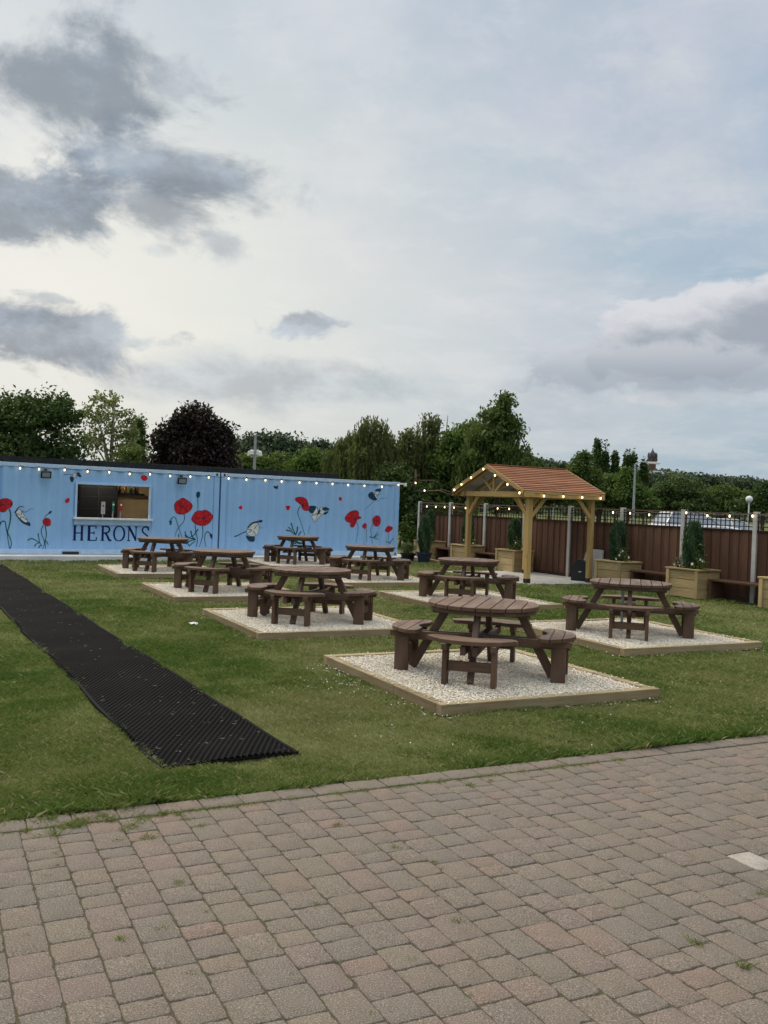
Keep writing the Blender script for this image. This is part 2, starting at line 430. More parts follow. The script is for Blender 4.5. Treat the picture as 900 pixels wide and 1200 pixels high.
        if bevel:
            bm = o.modifiers.new('bevel', 'BEVEL'); bm.width = bevel; bm.segments = 1; bm.limit_method = 'ANGLE'; bm.angle_limit = R(40)
        return tag(o, **k)

def soup(name, V, F_, rnd, mat, parent=None, **k):
    """big mesh from numpy arrays: V (n,3), F_ (m,k) with k = 3 or 4"""
    V = np.asarray(V, dtype=np.float32); F_ = np.asarray(F_, dtype=np.int32); kk = F_.shape[1]
    me = bpy.data.meshes.new(name)
    me.vertices.add(len(V)); me.vertices.foreach_set('co', V.ravel())
    me.loops.add(F_.size); me.loops.foreach_set('vertex_index', F_.ravel())
    me.polygons.add(len(F_)); me.polygons.foreach_set('loop_start', np.arange(0, F_.size, kk, dtype=np.int32))
    me.polygons.foreach_set('loop_total', np.full(len(F_), kk, dtype=np.int32))
    me.update(calc_edges=True)
    at_ = me.attributes.new('rnd', 'FLOAT', 'FACE'); at_.data.foreach_set('value', np.asarray(rnd, dtype=np.float32))
    me.materials.append(mat)
    o = bpy.data.objects.new(name, me); COL.objects.link(o); o.parent = parent
    return tag(o, **k)

# garden grid: U runs along the fence (away from the camera), O is the distance from the fence towards the lawn
FA = Vector((7.796, 19.040)); FD = Vector((math.cos(2.0633), math.sin(2.0633))); FN = Vector((-FD.y, FD.x)); BAY = 1.98355
F_ANG = 2.0633
def gw(u, o, z=0.):
    p = FA + FD*u + FN*o; return Vector((p.x, p.y, z))
# local frame of the garden grid: x = -O direction? (x along FD, y along FN)
def garden_frame(u, o, z=0.):
    q = gw(u, o, z); return Matrix.Translation(q) @ Matrix.Rotation(F_ANG, 4, 'Z')
# ---------------------------------------------------------------- ground
rng = np.random.default_rng(11)
KD = R(26.6)                                   # direction of the kerb line
kx = Vector((math.cos(KD), math.sin(KD))); kn = Vector((-math.sin(KD), math.cos(KD)))
K_IN, K_OUT = 5.10, 5.272                       # kerb course, measured along kn
def f_lawn(n, b):
    q = NB(n); o = q.tex().outputs['Object']
    a = q.noise(o, .55, 6, .62); f_ = q.noise(o, 22., 5, .7); d = q.noise(o, .9, 4, .6)
    c = q.ramp(a, [(.3, (.070, .090, .026)), (.5, (.095, .112, .036)), (.7, (.130, .128, .052))])
    c = q.mix(q.math('MULTIPLY', q.mapr(f_, .45, .75), .45), c, (.12, .11, .05))
    c = q.mix(q.math('MULTIPLY', q.mapr(d, .60, .70), .8), c, (.115, .085, .058))
    q.link(c, b.inputs['Base Color']); q.link(q.bump(f_, .6, .02), b.inputs['Normal'])
M['lawn'] = material('lawn', f_lawn, .95, .1)
def terrain_z(x, y):
    """flat garden, gentle rise beyond the fence and the containers"""
    t = max(0., min(1., (y-42)/60)); return -.015 + .5*t*t*(3-2*t)
xs = np.concatenate([np.linspace(-3000, -70, 12), np.linspace(-60, 60, 41), np.linspace(70, 3000, 12)])
ys = np.concatenate([np.linspace(-400, -20, 6), np.linspace(-15, 120, 46), np.linspace(135, 5000, 14)])
V = [(x, y, terrain_z(x, y)) for y in ys for x in xs]; nx = len(xs)
F_ = [(j*nx+i, j*nx+i+1, (j+1)*nx+i+1, (j+1)*nx+i) for j in range(len(ys)-1) for i in range(nx-1)]
soup('lawn', V, F_, np.zeros(len(F_)), M['lawn'], kind='structure')

# paving: rows of rumbled blocks running away from the camera, closed by a kerb course
def f_paver(n, b):
    q = NB(n); o = q.tex().outputs['Object']; r = q.attr('rnd')
    c = q.ramp(r, [(0, (.178, .155, .128)), (.2, (.196, .170, .140)), (.42, (.176, .158, .138)), (.6, (.214, .166, .144)), (.76, (.162, .150, .134)), (.88, (.200, .176, .140)), (.955, (.224, .162, .140)), (1., (.55, .52, .47))])
    n.nodes[-1].color_ramp if False else None
    a = q.noise(o, 1.6, 5, .6); g = q.noise(o, 150., 3, .75); st = q.noise(o, 9., 5, .7)
    c = q.mix(q.math('MULTIPLY', q.mapr(a, .4, .7), .4), c, (.165, .150, .115))
    c = q.mix(q.math('MULTIPLY', q.mapr(st, .45, .8), .5), c, (.105, .095, .080))
    c = q.mix(q.math('MULTIPLY', q.mapr(q.noise(o, .7, 6, .7), .52, .70), .45), c, (.100, .095, .078))
    hs = q.node('ShaderNodeHueSaturation'); hs.inputs['Value'].default_value = .84; hs.inputs['Saturation'].default_value = 1.08; q.link(c, hs.inputs['Color']); c = q.mix(.06, hs.outputs[0], (.30, .16, .13))
    c = q.mix(q.math('MULTIPLY', q.mapr(g, .54, .64), .7), c, (.37, .335, .285))
    c = q.mix(q.math('MULTIPLY', q.mapr(g, .46, .36), .75), c, (.055, .047, .038))
    q.link(c, b.inputs['Base Color'])
    q.link(q.bump(q.math('ADD', g, q.math('MULTIPLY', st, 1.5)), .55, .004), b.inputs['Normal'])
M['paver'] = material('paving_blocks', f_paver, .9, .2)
def f_joint(n, b):
    q = NB(n); o = q.tex().outputs['Object']
    a = q.noise(o, 5., 5, .7); g = q.noise(o, 120., 3, .7)
    c = q.ramp(a, [(.35, (.088, .073, .052)), (.52, (.072, .068, .040)), (.7, (.052, .064, .026))])
    c = q.mix(q.math('MULTIPLY', g, .4), c, (.10, .085, .06))
    q.link(c, b.inputs['Base Color']); q.link(q.bump(g, .6, .004), b.inputs['Normal'])
M['joint'] = material('joint_sand', f_joint, .95, .1)

def block_mesh(rects):
    """rects: (centre s, centre t, half width, half length, number); returns rumbled blocks in kerb coordinates"""
    V, F_, rn = [], [], []
    for (cs, ct, hw, hl, r) in rects:
        per = []
        k = 5
        for i in range(k): per.append((-hw + 2*hw*i/k, -hl))
        kk = max(4, int(round(k*hl/hw)))
        for i in range(kk): per.append((hw, -hl + 2*hl*i/kk))
        for i in range(k): per.append((hw - 2*hw*i/k, hl))
        for i in range(kk): per.append((-hw, hl - 2*hl*i/kk))
        n = len(per); b = len(V); tx, ty = np.clip(rng.normal(0, .007, 2), -.012, .012); dz = np.clip(rng.normal(0, .001), -.0018, .002)
        ph = rng.normal(0, 1, (n, 2)); ph = (ph + np.roll(ph, 1, 0))/2
        chip = np.where(rng.random(n) < .12, .006, 0.)
        for ring, (ins, z) in enumerate(((0, -.03), (0.0, -.006), (.0018, -.0014), (.0042, 0.))):
            for i, (x, y) in enumerate(per):
                ix = ins + (chip[i] if ring >= 1 else 0)
                # rounded corners
                cx = abs(x)/hw; cy = abs(y)/hl
                rc = .003 if (cx > .99 and cy > .99) else 0
                px_ = x - math.copysign(ix+rc, x)*(1 if cx > .5 else cx) + ph[i, 0]*.0011
                py_ = y - math.copysign(ix+rc, y)*(1 if cy > .5 else cy) + ph[i, 1]*.0011
                V.append((cs+px_, ct+py_, z + dz + (px_*tx + py_*ty if ring else 0)))
        for ring in range(3):
            for i in range(n):
                j = (i+1) % n; F_.append((b+ring*n+i, b+ring*n+j, b+(ring+1)*n+j, b+(ring+1)*n+i)); rn.append(r)
        V.append((cs, ct, dz + .0006)); c0 = len(V)-1
        for i in range(n):
            F_.append((b+3*n+i, b+3*n+(i+1) % n, c0, c0)); rn.append(r)
    return V, F_, rn
def paver_mesh(name, rects, **k):
    V, F_, rn = block_mesh(rects)
    me = bpy.data.meshes.new(name)
    W_ = [(kx.x*s+kn.x*t, kx.y*s+kn.y*t, z) for s, t, z in V]
    me.from_pydata(W_, [], [f if f[2] != f[3] else f[:3] for f in F_])
    at_ = me.attributes.new('rnd', 'FLOAT', 'FACE'); at_.data.foreach_set('value', np.array(rn, dtype=np.float32))
    me.materials.append(M['paver']); me.shade_smooth()
    o = bpy.data.objects.new(name, me); COL.objects.link(o); return tag(o, **k)
rects = []; s = -6.2; ROWS = []
WP = (1.941*kx.x + 4.697*kx.y, 1.941*kn.x + 4.697*kn.y)     # the one pale replacement block
while s < 7.6:
    w = random.choice((.158, .165, .171, .180, .165)); ROWS.append(s)
    wp_row = s < WP[0] < s+w
    t = K_IN - .004
    while t > 1.2:
        l = random.choice((.125, .165, .205, .225, .235, .175, .125))
        if wp_row and t > WP[1] > t-l-.0: l = .225
        r = random.random()*.955
        if wp_row and t > WP[1] > t-l: r = 1.
        if t - l < 1.2 and t < 1.3: break
        g_ = random.uniform(.0008, .0019)
        rects.append((s+w/2, t-l/2, w/2-g_, l/2-random.uniform(.0008, .0019), r)); t -= l
    s += w
paver_mesh('paving', rects, kind='structure')
rects = []; s = -6.2
while s < 9.5:
    l = random.choice((.235, .245, .24)); rects.append((s+l/2, (K_IN+K_OUT)/2+.004, l/2-.002, (K_OUT-K_IN)/2-.003, random.random()*.5+.1)); s += l
kb = paver_mesh('kerb', rects, kind='structure'); kb.location.z = .004
jb = MB(); jb.face([(kx.x*s+kn.x*t, kx.y*s+kn.y*t, -.0056) for s, t in ((-14, -6), (14, -6), (14, K_OUT), (-14, K_OUT))])
jb.build('paving_bed', M['joint'], kind='structure')

# ---------------------------------------------------------------- rubber mat
MA = Vector((-.55, 6.421)); MD = Vector((math.cos(R(119.2)), math.sin(R(119.2)))); MN = Vector((-MD.y, MD.x)); MWID, MLEN = .975, 18.6
def on_mat(x, y, mg=0.):
    rx, ry = x-MA.x, y-MA.y; a = rx*MD.x+ry*MD.y; c = rx*MN.x+ry*MN.y
    return (a > -mg) & (a < MLEN+mg) & (c > -mg) & (c < MWID+mg)
def build_mat():
    pitch = .0443; V = []; F_ = []; k6 = 6
    nc = int(MWID/pitch); nr = int(MLEN/(pitch*.866))
    ang = [math.pi/6+i*math.pi/3 for i in range(k6)]
    ro, ri, ht = pitch*.585, pitch*.36, .019
    base_o = np.array([(ro*math.cos(a), ro*math.sin(a)) for a in ang]); base_i = np.array([(ri*math.cos(a), ri*math.sin(a)) for a in ang])
    tpl = np.zeros((18, 3)); tpl[:6, :2] = base_o; tpl[:6, 2] = ht; tpl[6:12, :2] = base_i; tpl[6:12, 2] = ht-.002; tpl[12:, :2] = base_i; tpl[12:, 2] = 0
    ft = [(i, (i+1) % 6, 6+(i+1) % 6, 6+i) for i in range(6)] + [(6+i, 6+(i+1) % 6, 12+(i+1) % 6, 12+i) for i in range(6)]
    ft = np.array(ft); allV = []; allF = []; c = 0
    for r_ in range(nr):
        for q in range(nc - (r_ % 2)):
            x = .012 + pitch*(q+.5) + (pitch/2 if r_ % 2 else 0); y = pitch*.866*(r_+.5)
            allV.append(tpl + np.array([y, x, 0]) if False else np.column_stack([tpl[:, 1]+y, tpl[:, 0]+x, tpl[:, 2]])); allF.append(ft[:, ::-1]+c); c += 18
    V = np.concatenate(allV); F_ = np.concatenate(allF)
    wav = .006*np.sin(V[:, 0]*2.1)+.004*np.sin(V[:, 0]*5.3+V[:, 1]*3) + .01*np.exp(-((V[:, 0]-.1)/.25)**2)*np.sin(V[:, 1]*5)
    edge = .012*np.sin(V[:, 0]*1.3)+.006*np.sin(V[:, 0]*4.1)
    P = np.column_stack([MA.x + MD.x*V[:, 0] + MN.x*(V[:, 1]+edge), MA.y + MD.y*V[:, 0] + MN.y*(V[:, 1]+edge), V[:, 2]+wav+.003])
    return soup('rings', P, F_, np.repeat(rng.random(len(F_)//12), 12), M['rubber'], None)
def f_rubber(n, b):
    q = NB(n); o = q.tex().outputs['Object']; a = q.noise(o, 1.5, 6, .65)
    q.link(q.ramp(a, [(.35, (.006, .006, .0065)), (.6, (.009, .009, .0095)), (.8, (.020, .019, .017))]), b.inputs['Base Color'])
M['rubber'] = material('black_rubber', f_rubber, .7, .05)
mat_o = empty('rubber_mat', (MA.x, MA.y, 0), label='long black perforated rubber mat laid across the lawn to the kiosk', cat='mat')
ring = build_mat(); ring.location = (-MA.x, -MA.y, 0); ring.parent = mat_o
e_ = MB()
for c0 in (0, MWID):
    pts = [MA + MD*(a*.3) + MN*(c0+.012*math.sin(a*.3*1.3)+.006*math.sin(a*.3*4.1)) for a in range(63)]
    for a, b_ in zip(pts, pts[1:]): e_.beam((a.x-MA.x, a.y-MA.y, .0105), (b_.x-MA.x, b_.y-MA.y, .0105), .026, .019)
for a in (0, MLEN): p, q_ = MA+MD*a-MA, MA+MD*a+MN*MWID-MA; e_.beam((p.x, p.y, .0102), (q_.x, q_.y, .0102), .024, .018)
e_.build('border', M['rubber'], mat_o)

# ---------------------------------------------------------------- tables and gravel pads
TABLES = dict(A=(1.072, 9.452), B=(3.574, 13.045), C=(-1.016, 13.196), D=(-2.943, 16.906), E=(-5.047, 20.887), F=(1.619, 17.036), G=(-.283, 20.80), H=(-2.319, 24.87))
PL, PW, PA = 2.46, 2.58, R(26.9)
def f_stone(n, b):
    q = NB(n); r = q.attr('rnd')
    q.link(q.ramp(r, [(0, (.54, .48, .38)), (.3, (.70, .65, .55)), (.6, (.80, .76, .68)), (.85, (.68, .61, .50)), (1, (.48, .42, .35))]), b.inputs['Base Color'])
M['stone'] = material('cream_gravel', f_stone, .8, .25)
M['gravel_bed'] = plain('gravel_bed', (.40, .37, .31), .95, .1, .25, 40.)
pad0 = empty('gravel_pad', label='x', cat='gravel pad', group='gravel pads under the picnic tables')
t_ = .095; ht = .10
fb = MB(); fb.beam((-PL/2, -PW/2+t_/2, ht/2-.003), (PL/2, -PW/2+t_/2, ht/2-.003), t_, ht); fb.build('edging_board', M['sleeper'], pad0, bevel=.005)
fb = MB(); fb.beam((-PL/2, PW/2-t_/2, ht/2-.003), (PL/2, PW/2-t_/2, ht/2-.003), t_, ht); fb.build('edging_board', M['sleeper'], pad0, bevel=.005)
for sx in (-1, 1):
    fb = MB(); x = sx*(PL/2-t_/2); yb = PW/2-t_-.002
    fb.beam((x, -yb, ht/2-.006), (x, -yb/3, ht/2-.006), t_, ht); fb.beam((x, -yb/3+.003, ht/2-.005), (x, yb, ht/2-.005), t_, ht); fb.build('edging_board', M['sleeper'], pad0, bevel=.005)
gb = MB(); ix, iy = PL/2-t_-.001, PW/2-t_-.001
gb.box((0, 0, .03), (2*ix, 2*iy, .085)); gb.build('gravel_base', M['gravel_bed'], pad0)
# loose stones: squashed, jittered icosahedra
ph = (1+5**.5)/2
ICO = np.array([(-1, ph, 0), (1, ph, 0), (-1, -ph, 0), (1, -ph, 0), (0, -1, ph), (0, 1, ph), (0, -1, -ph), (0, 1, -ph), (ph, 0, -1), (ph, 0, 1), (-ph, 0, -1), (-ph, 0, 1)])/1.9
ICF = np.array([(0, 11, 5), (0, 5, 1), (0, 1, 7), (0, 7, 10), (0, 10, 11), (1, 5, 9), (5, 11, 4), (11, 10, 2), (10, 7, 6), (7, 1, 8), (3, 9, 4), (3, 4, 2), (3, 2, 6), (3, 6, 8), (3, 8, 9), (4, 9, 5), (2, 4, 11), (6, 2, 10), (8, 6, 7), (9, 8, 1)])
N = 23000
pos = np.column_stack([rng.uniform(-ix+.01, ix-.01, N), rng.uniform(-iy+.01, iy-.01, N), .073+rng.uniform(0, .012, N)])
pos[:, 2] += .006*np.sin(pos[:, 0]*4+1)*np.sin(pos[:, 1]*3.3)
rad = rng.uniform(.0055, .0112, N)
rot = rng.uniform(0, 2*np.pi, N); c, s_ = np.cos(rot), np.sin(rot)
base = ICO[None]*rng.uniform(.7, 1.3, (N, 12, 1))*rad[:, None, None]*np.stack([rng.uniform(.8, 1.4, N), rng.uniform(.7, 1.1, N), rng.uniform(.45, .8, N)], 1)[:, None, :]
VX = base[..., 0]*c[:, None]-base[..., 1]*s_[:, None]; VY = base[..., 0]*s_[:, None]+base[..., 1]*c[:, None]
VV = np.stack([VX, VY, base[..., 2]], 2)+pos[:, None, :]
# a few stones kicked out on to the boards and the grass
k_sp = rng.integers(0, N, 420); VV2 = VV[k_sp]-pos[k_sp][:, None, :]; sd = rng.integers(0, 4, 420); t1 = rng.uniform(-1, 1, 420)
off = np.abs(rng.normal(0, .10, 420)); on_b = off < .09
ox = np.where(sd < 2, np.where(sd == 0, -1, 1)*(PL/2-.09+off), t1*PL/2); oy = np.where(sd < 2, t1*PW/2, np.where(sd == 2, -1, 1)*(PW/2-.09+off))
VV = np.concatenate([VV, VV2+np.stack([ox, oy, np.where(on_b, .100, .008)], 1)[:, None, :]]); N += 420
FF = ICF[None]+12*np.arange(N)[:, None, None]
soup('gravel', VV.reshape(-1, 3), FF.reshape(-1, 3), np.repeat(rng.random(N), 20), M['stone'], pad0, kind='stuff')

tab0 = empty('picnic_table', label='x', cat='picnic table', group='round brown picnic tables on gravel pads')
RT, TZ, SZ = .575, .725, .448
def circle_strip(r, y0, y1, n=7):
    """part of a disc between y0 and y1 (boards along x), counter-clockwise"""
    y0, y1 = max(y0, -r*.9995), min(y1, r*.9995); ys_ = [y0+(y1-y0)*i/n for i in range(n+1)]
    return [(math.sqrt(r*r-y*y), y) for y in ys_] + [(-math.sqrt(r*r-y*y), y) for y in reversed(ys_)]
top = MB(); NBD = 8; bw = 2*RT/NBD
for i in range(NBD):
    y0 = -RT+i*bw+.005; y1 = -RT+(i+1)*bw-.005
    top.prism(circle_strip(RT, y0, y1), TZ-.042+random.uniform(0, .002), TZ+random.uniform(0, .0015), None, None, 0, 0.)
for k_ in range(24):        # rim lath under the edge of the top
    a0, a1 = 2*math.pi*k_/24, 2*math.pi*(k_+1)/24
    if k_ % 2 == 0 or True:
        top.beam((.535*math.cos(a0), .535*math.sin(a0), TZ-.064), (.535*math.cos(a1), .535*math.sin(a1), TZ-.064), .03, .038)
top.build('tabletop', M['brown_wood'], tab0, bevel=.004)
for sgn in (-1, 1):
    b_ = MB(); b_.beam((.16*sgn, -.50, TZ-.08), (.16*sgn, .50, TZ-.08), .07, .07); b_.build('top_bearer', M['brown_wood'], tab0, bevel=.003)
# boards of the tabletop run along local x; seats sit at local angles 0, 90, 180 and 270
def clip_y(poly, y0, y1):
    for sgn, lim in ((1, y0), (-1, -y1)):
        out = []
        for (a, b_) in zip(poly, poly[1:]+poly[:1]):
            fa, fb_ = sgn*a[1]-lim, sgn*b_[1]-lim
            if fa >= 0: out.append(a)
            if (fa >= 0) != (fb_ >= 0):
                t = fa/(fa-fb_); out.append((a[0]+(b_[0]-a[0])*t, a[1]+(b_[1]-a[1])*t))
        poly = out
        if not poly: return []
    return poly
for k_ in range(4):
    F4 = Matrix.Rotation(k_*math.pi/2, 4, 'Z')
    # seat outline: outer arc, concave inner arc; length along local x, seat centre on +y
    ro_, ri_, hl = .955, .60, .435
    arc = []
    co = (0, .955-.56)                       # outer edge: arc of radius .56
    for i in range(15):
        a = math.pi/2 - math.radians(58) + math.radians(116)*i/14; arc.append((co[0]+.56*math.cos(a)*.93, co[1]+.56*math.sin(a)))
    endx = arc[-1][0]
    inner = [(-.415, .625), (-.36, .60), (-.19, .60), (-.12, .645), (0, .672), (.12, .645), (.19, .60), (.36, .60), (.415, .625)]
    outline = arc + inner
    seat = MB(); ymin = .598; bw2 = (.955-ymin)/3
    for i in range(3):
        p = clip_y(outline, ymin+i*bw2+(.003 if i else 0), ymin+(i+1)*bw2-(.003 if i < 2 else 0))
        if p:
            clean = [p[0]]
            for v in p[1:]:
                if (v[0]-clean[-1][0])**2+(v[1]-clean[-1][1])**2 > 1e-6: clean.append(v)
            if i == 0:      # the inner board is concave: cut in two at the middle of its notch
                xs_ = [-.415, -.36, -.19, -.12, 0, .12, .19, .36, .415]
                def yin(x):
                    for (a, b_) in zip(inner, inner[1:]):
                        if a[0] <= x <= b_[0]: return a[1]+(b_[1]-a[1])*(x-a[0])/(b_[0]-a[0])
                    return .66
                yt = ymin+bw2-.003
                pl_ = [(x, yin(x)) for x in xs_] + [(.447, yt), (-.447, yt)]
                seat.prism(pl_, SZ-.04, SZ, F4)
            else: seat.prism(clean, SZ-.04, SZ+random.uniform(0, .0015), F4)
    seat.build('seat', M['brown_wood'], tab0, bevel=.004)
    lg = MB()
    lg.beam(F4 @ Vector((0, .36, TZ-.045)), F4 @ Vector((0, .735, .005)), .085, .06, F4.to_3x3() @ Vector((1, 0, 0))); lg.build('leg', M['brown_wood'], tab0, bevel=.003)
    for sgn in (-1, 1):
        x = sgn*.235
        b_ = MB(); b_.beam(F4 @ Vector((x, .80, 0)), F4 @ Vector((x, .80, SZ-.1)), .045, .145, F4.to_3x3() @ Vector((0, 1, 0))); b_.build('seat_leg', M['brown_wood'], tab0, bevel=.003)
        b_ = MB(); b_.beam(F4 @ Vector((x, .64, SZ-.07)), F4 @ Vector((x, .925, SZ-.07)), .05, .06); b_.build('seat_bearer', M['brown_wood'], tab0, bevel=.003)
    b_ = MB(); b_.beam(F4 @ Vector((-.21, .80, .185)), F4 @ Vector((.21, .80, .185)), .04, .095); b_.build('stretcher', M['brown_wood'], tab0, bevel=.003)
for F4, dz in ((Matrix.Identity(4), 0), (Matrix.Rotation(math.pi/2, 4, 'Z'), 0)):
    for sgn in (-1, 1):
        if dz == 0 and F4 == Matrix.Identity(4):
            b_ = MB(); b_.beam(F4 @ Vector((sgn*.058, -.90, .345)), F4 @ Vector((sgn*.058, .90, .345)), .05, .09)
        else:
            b_ = MB(); b_.beam(F4 @ Vector((sgn*.058, -.90, .345+.001)), F4 @ Vector((sgn*.058, -.09, .346)), .05, .088); b_.beam(F4 @ Vector((sgn*.058, .09, .346)), F4 @ Vector((sgn*.058, .90, .346)), .05, .088)
        b_.build('cross_beam', M['brown_wood'], tab0, bevel=.003)
TL = dict(
 A='nearest brown round picnic table, standing large in front of all the others',
 B='brown round picnic table with a grey metal pole under its top',
 C='brown round picnic table on the second gravel pad back along the mat side',
 D='brown round picnic table on the third gravel pad back along the mat side',
 E='brown round picnic table that covers the end of the blue lettering on the container',
 F='brown round picnic table on the gravel pad in front of the wooden shelter',
 G='brown round picnic table in front of the four poppies at the container end',
 H='smallest round picnic table, its top against the green leaves of one tall poppy')
PLB = dict(
 A='nearest square of cream gravel edged with timber, largest of the pads',
 B='timber edged cream gravel square cut by the edge of the view, nearest the planters',
 C='timber edged cream gravel square under the second table back along the rubber mat',
 D='timber edged cream gravel square with a dark sawn board end at its near corner',
 E='cream gravel square under the table that hides the last blue letter',
 F='timber edged cream gravel square closest to the wooden shelter posts',
 G='cream gravel square under the table before the far end of the blue container',
 H='farthest cream gravel square, close to the container wall behind the other tables')
first = True
for k_, (x, y) in TABLES.items():
    p = pad0 if first else copy_tree(pad0); p.location = (x, y, 0); p.rotation_euler.z = PA + random.uniform(-.006, .006); p['label'] = PLB[k_]
    t = tab0 if first else copy_tree(tab0); t.location = (x, y, .083)
    t.rotation_euler.z = R(-15.4) + math.pi/2 + random.uniform(-.02, .02); t['label'] = TL[k_]
    if k_ == 'B': tabB = t
    first = False
b_ = MB(); b_.lathe([(.022, .02), (.022, TZ-.03)], 10, Matrix.Translation((-.045, .10, 0))); b_.build('parasol_sleeve', M['grey_metal'], tabB)
# ---------------------------------------------------------------- the two containers
J = Vector((-4.738, 26.256)); CANG = R(30.688); CD = Vector((math.cos(CANG), math.sin(CANG))); CB = Vector((-CD.y, CD.x))
CL, CW, CZ0, CH = 6.05, 2.43, .128, 2.364
ZB, ZT = CZ0+.13, CZ0+CH-.10
PER, DEPTH = .278, .034
def corr(u):
    """depth of the corrugation behind the face plane at distance u along the wall"""
    t = (u % PER)/PER
    if t < .25: return 0.
    if t < .5: return DEPTH*(t-.25)/.25
    if t < .75: return DEPTH
    return DEPTH*(1-(t-.75)/.25)
def breaks(a, b):
    k = math.floor(a/(PER/4)); out = [a]
    while True:
        k += 1; v = k*PER/4
        if v >= b-1e-5: break
        if v > a+1e-5: out.append(v)
    return out+[b]
WIN = (-4.00, -2.06, 1.115, 2.00)
def conc_strip():
    b = MB(); F = Matrix.Translation((J.x, J.y, 0)) @ Matrix.Rotation(CANG, 4, 'Z')
    b.box((-.3, 1.05, .05), (13.8, 3.5, .14), F); b.build('concrete_base', M['pale_concrete'], kind='structure')
conc_strip()
def container(label, u0, window):
    root = empty('shipping_container', (J.x, J.y, 0), CANG, label=label, cat='container', group='pale blue shipping containers set end to end')
    u1 = u0+CL; b = MB()
    def wall(a, c_, z0, z1):
        bs = breaks(a, c_)
        for p, q in zip(bs, bs[1:]):
            b.face([(p, .02+corr(p), z0), (q, .02+corr(q), z0), (q, .02+corr(q), z1), (p, .02+corr(p), z1)])
    a, c_ = u0+.155, u1-.155
    if window:
        w0, w1, wz0, wz1 = WIN; wall(a, w0, ZB, ZT); wall(w1, c_, ZB, ZT); wall(w0, w1, ZB, wz0); wall(w0, w1, wz1, ZT)
    else: wall(a, c_, ZB, ZT)
    # back and end walls
    for p, q in zip(breaks(u0+.1, u1-.1), breaks(u0+.1, u1-.1)[1:]):
        b.face([(q, CW-.02-corr(q), ZB-.1), (p, CW-.02-corr(p), ZB-.1), (p, CW-.02-corr(p), ZT), (q, CW-.02-corr(q), ZT)])
    for ue, sg in ((u0+.02, 1), (u1-.02, -1)):
        bs = breaks(.12, CW-.12)
        for p, q in zip(bs, bs[1:]):
            f = [(ue+sg*corr(p), p, ZB-.1), (ue+sg*corr(p), p, ZT), (ue+sg*corr(q), q, ZT), (ue+sg*corr(q), q, ZB-.1)]
            b.face(f if sg > 0 else f[::-1])
    b.build('corrugated_wall', M['blue_steel'], root)
    for x in (u0+.0775, u1-.0775):
        for y in (.0775, CW-.0775):
            b = MB(); b.box((x, y, CZ0+CH/2), (.155, .155, CH-.22)); b.build('corner_post', M['blue_steel'], root, bevel=.006)
    b = MB()
    for y in (.05, CW-.05): b.box(((u0+u1)/2, y, CZ0+CH-.05), (CL-.32, .08, .098)); b.box(((u0+u1)/2, y, CZ0+.065), (CL-.32, .08, .13))
    for x in (u0+.05, u1-.05): b.box((x, CW/2, CZ0+CH-.05), (.08, CW-.32, .098)); b.box((x, CW/2, CZ0+.065), (.08, CW-.32, .13))
    b.build('frame_rail', M['pale_blue'], root, bevel=.005)
    b = MB()
    for x in (u0+.089, u1-.089):
        for y in (.081, CW-.081):
            for z in (CZ0+.056, CZ0+CH-.054):
                b.box((x, y, z), (.178, .168, .114))
    b.build('corner_castings', M['pale_blue'], root, bevel=.008)
    b = MB()
    for x in (u0+.089, u1-.089):
        for z in (CZ0+.056, CZ0+CH-.054):
            b.lathe([(.03, 0), (.03, .004)], 10, Matrix.Translation((x, -.004, z)) @ Matrix.Rotation(R(90), 4, 'X') @ Matrix.Scale(1.4, 4, (0, 1, 0)))
    b.build('casting_holes', M['black_metal'], root)
    b = MB(); b.box(((u0+u1)/2, CW/2, CZ0+CH-.02), (CL-.2, CW-.2, .03)); b.build('roof_panel', M['blue_steel'], root)
    b = MB(); b.box(((u0+u1)/2, CW/2, CZ0+.07), (CL-.2, CW-.2, .05)); b.build('floor_panel', M['fence_wood'], root)
    return root
boxA = container('pale blue painted container with the serving hatch and the word HERONS under it', -CL-.03, True)
boxB = container('pale blue painted container without a hatch, at the shelter end of the pair', 0.02, False)

# hatch: frame, sill, room lining, counter
w0, w1, z0, z1 = WIN
hb = MB()
for (c_, sz) in (((w0-.02, .015, (z0+z1)/2), (.05, .07, z1-z0+.09)), ((w1+.02, .015, (z0+z1)/2), (.05, .07, z1-z0+.09)), (((w0+w1)/2, .013, z1+.022), (w1-w0-.012, .07, .05))):
    hb.box(c_, sz)
hatch = hb.build('hatch_frame', M['pale_blue'], boxA, bevel=.004)
hb = MB(); hb.box(((w0+w1)/2, -.035, z0-.025), (w1-w0+.16, .17, .05)); hb.build('sill', M['white_paint'], hatch, bevel=.004)
hb = MB(); hb.box(((w0+w1)/2, -.004, z0-.12), (w1-w0+.1, .02, .14)); hb.build('shutter_rail', M['pale_blue'], boxA, bevel=.003)
hb = MB()
x0, x1 = -5.75, -.35
hb.face([(x0, 2.3, .22), (x1, 2.3, .22), (x1, 2.3, 2.38), (x0, 2.3, 2.38)])
hb.face([(x0, .1, .22), (x0, 2.3, .22), (x0, 2.3, 2.38), (x0, .1, 2.38)])
hb.face([(x1, 2.3, .22), (x1, .1, .22), (x1, .1, 2.38), (x1, 2.3, 2.38)])
hb.face([(x0, .1, 2.375), (x0, 2.3, 2.375), (x1, 2.3, 2.375), (x1, .1, 2.375)])
M['room_ply'] = plain('room_lining', (.42, .33, .20), .7, .2, .15, 2.)
hb.build('inner_lining', M['room_ply'], boxA)
hb = MB(); hb.box(((w0+w1)/2, .36, 1.06), (2.3, .5, .04)); hb.box(((w0+w1)/2, .36, .62), (2.2, .42, .82)); hb.build('bar_counter', M['fence_wood'], boxA)
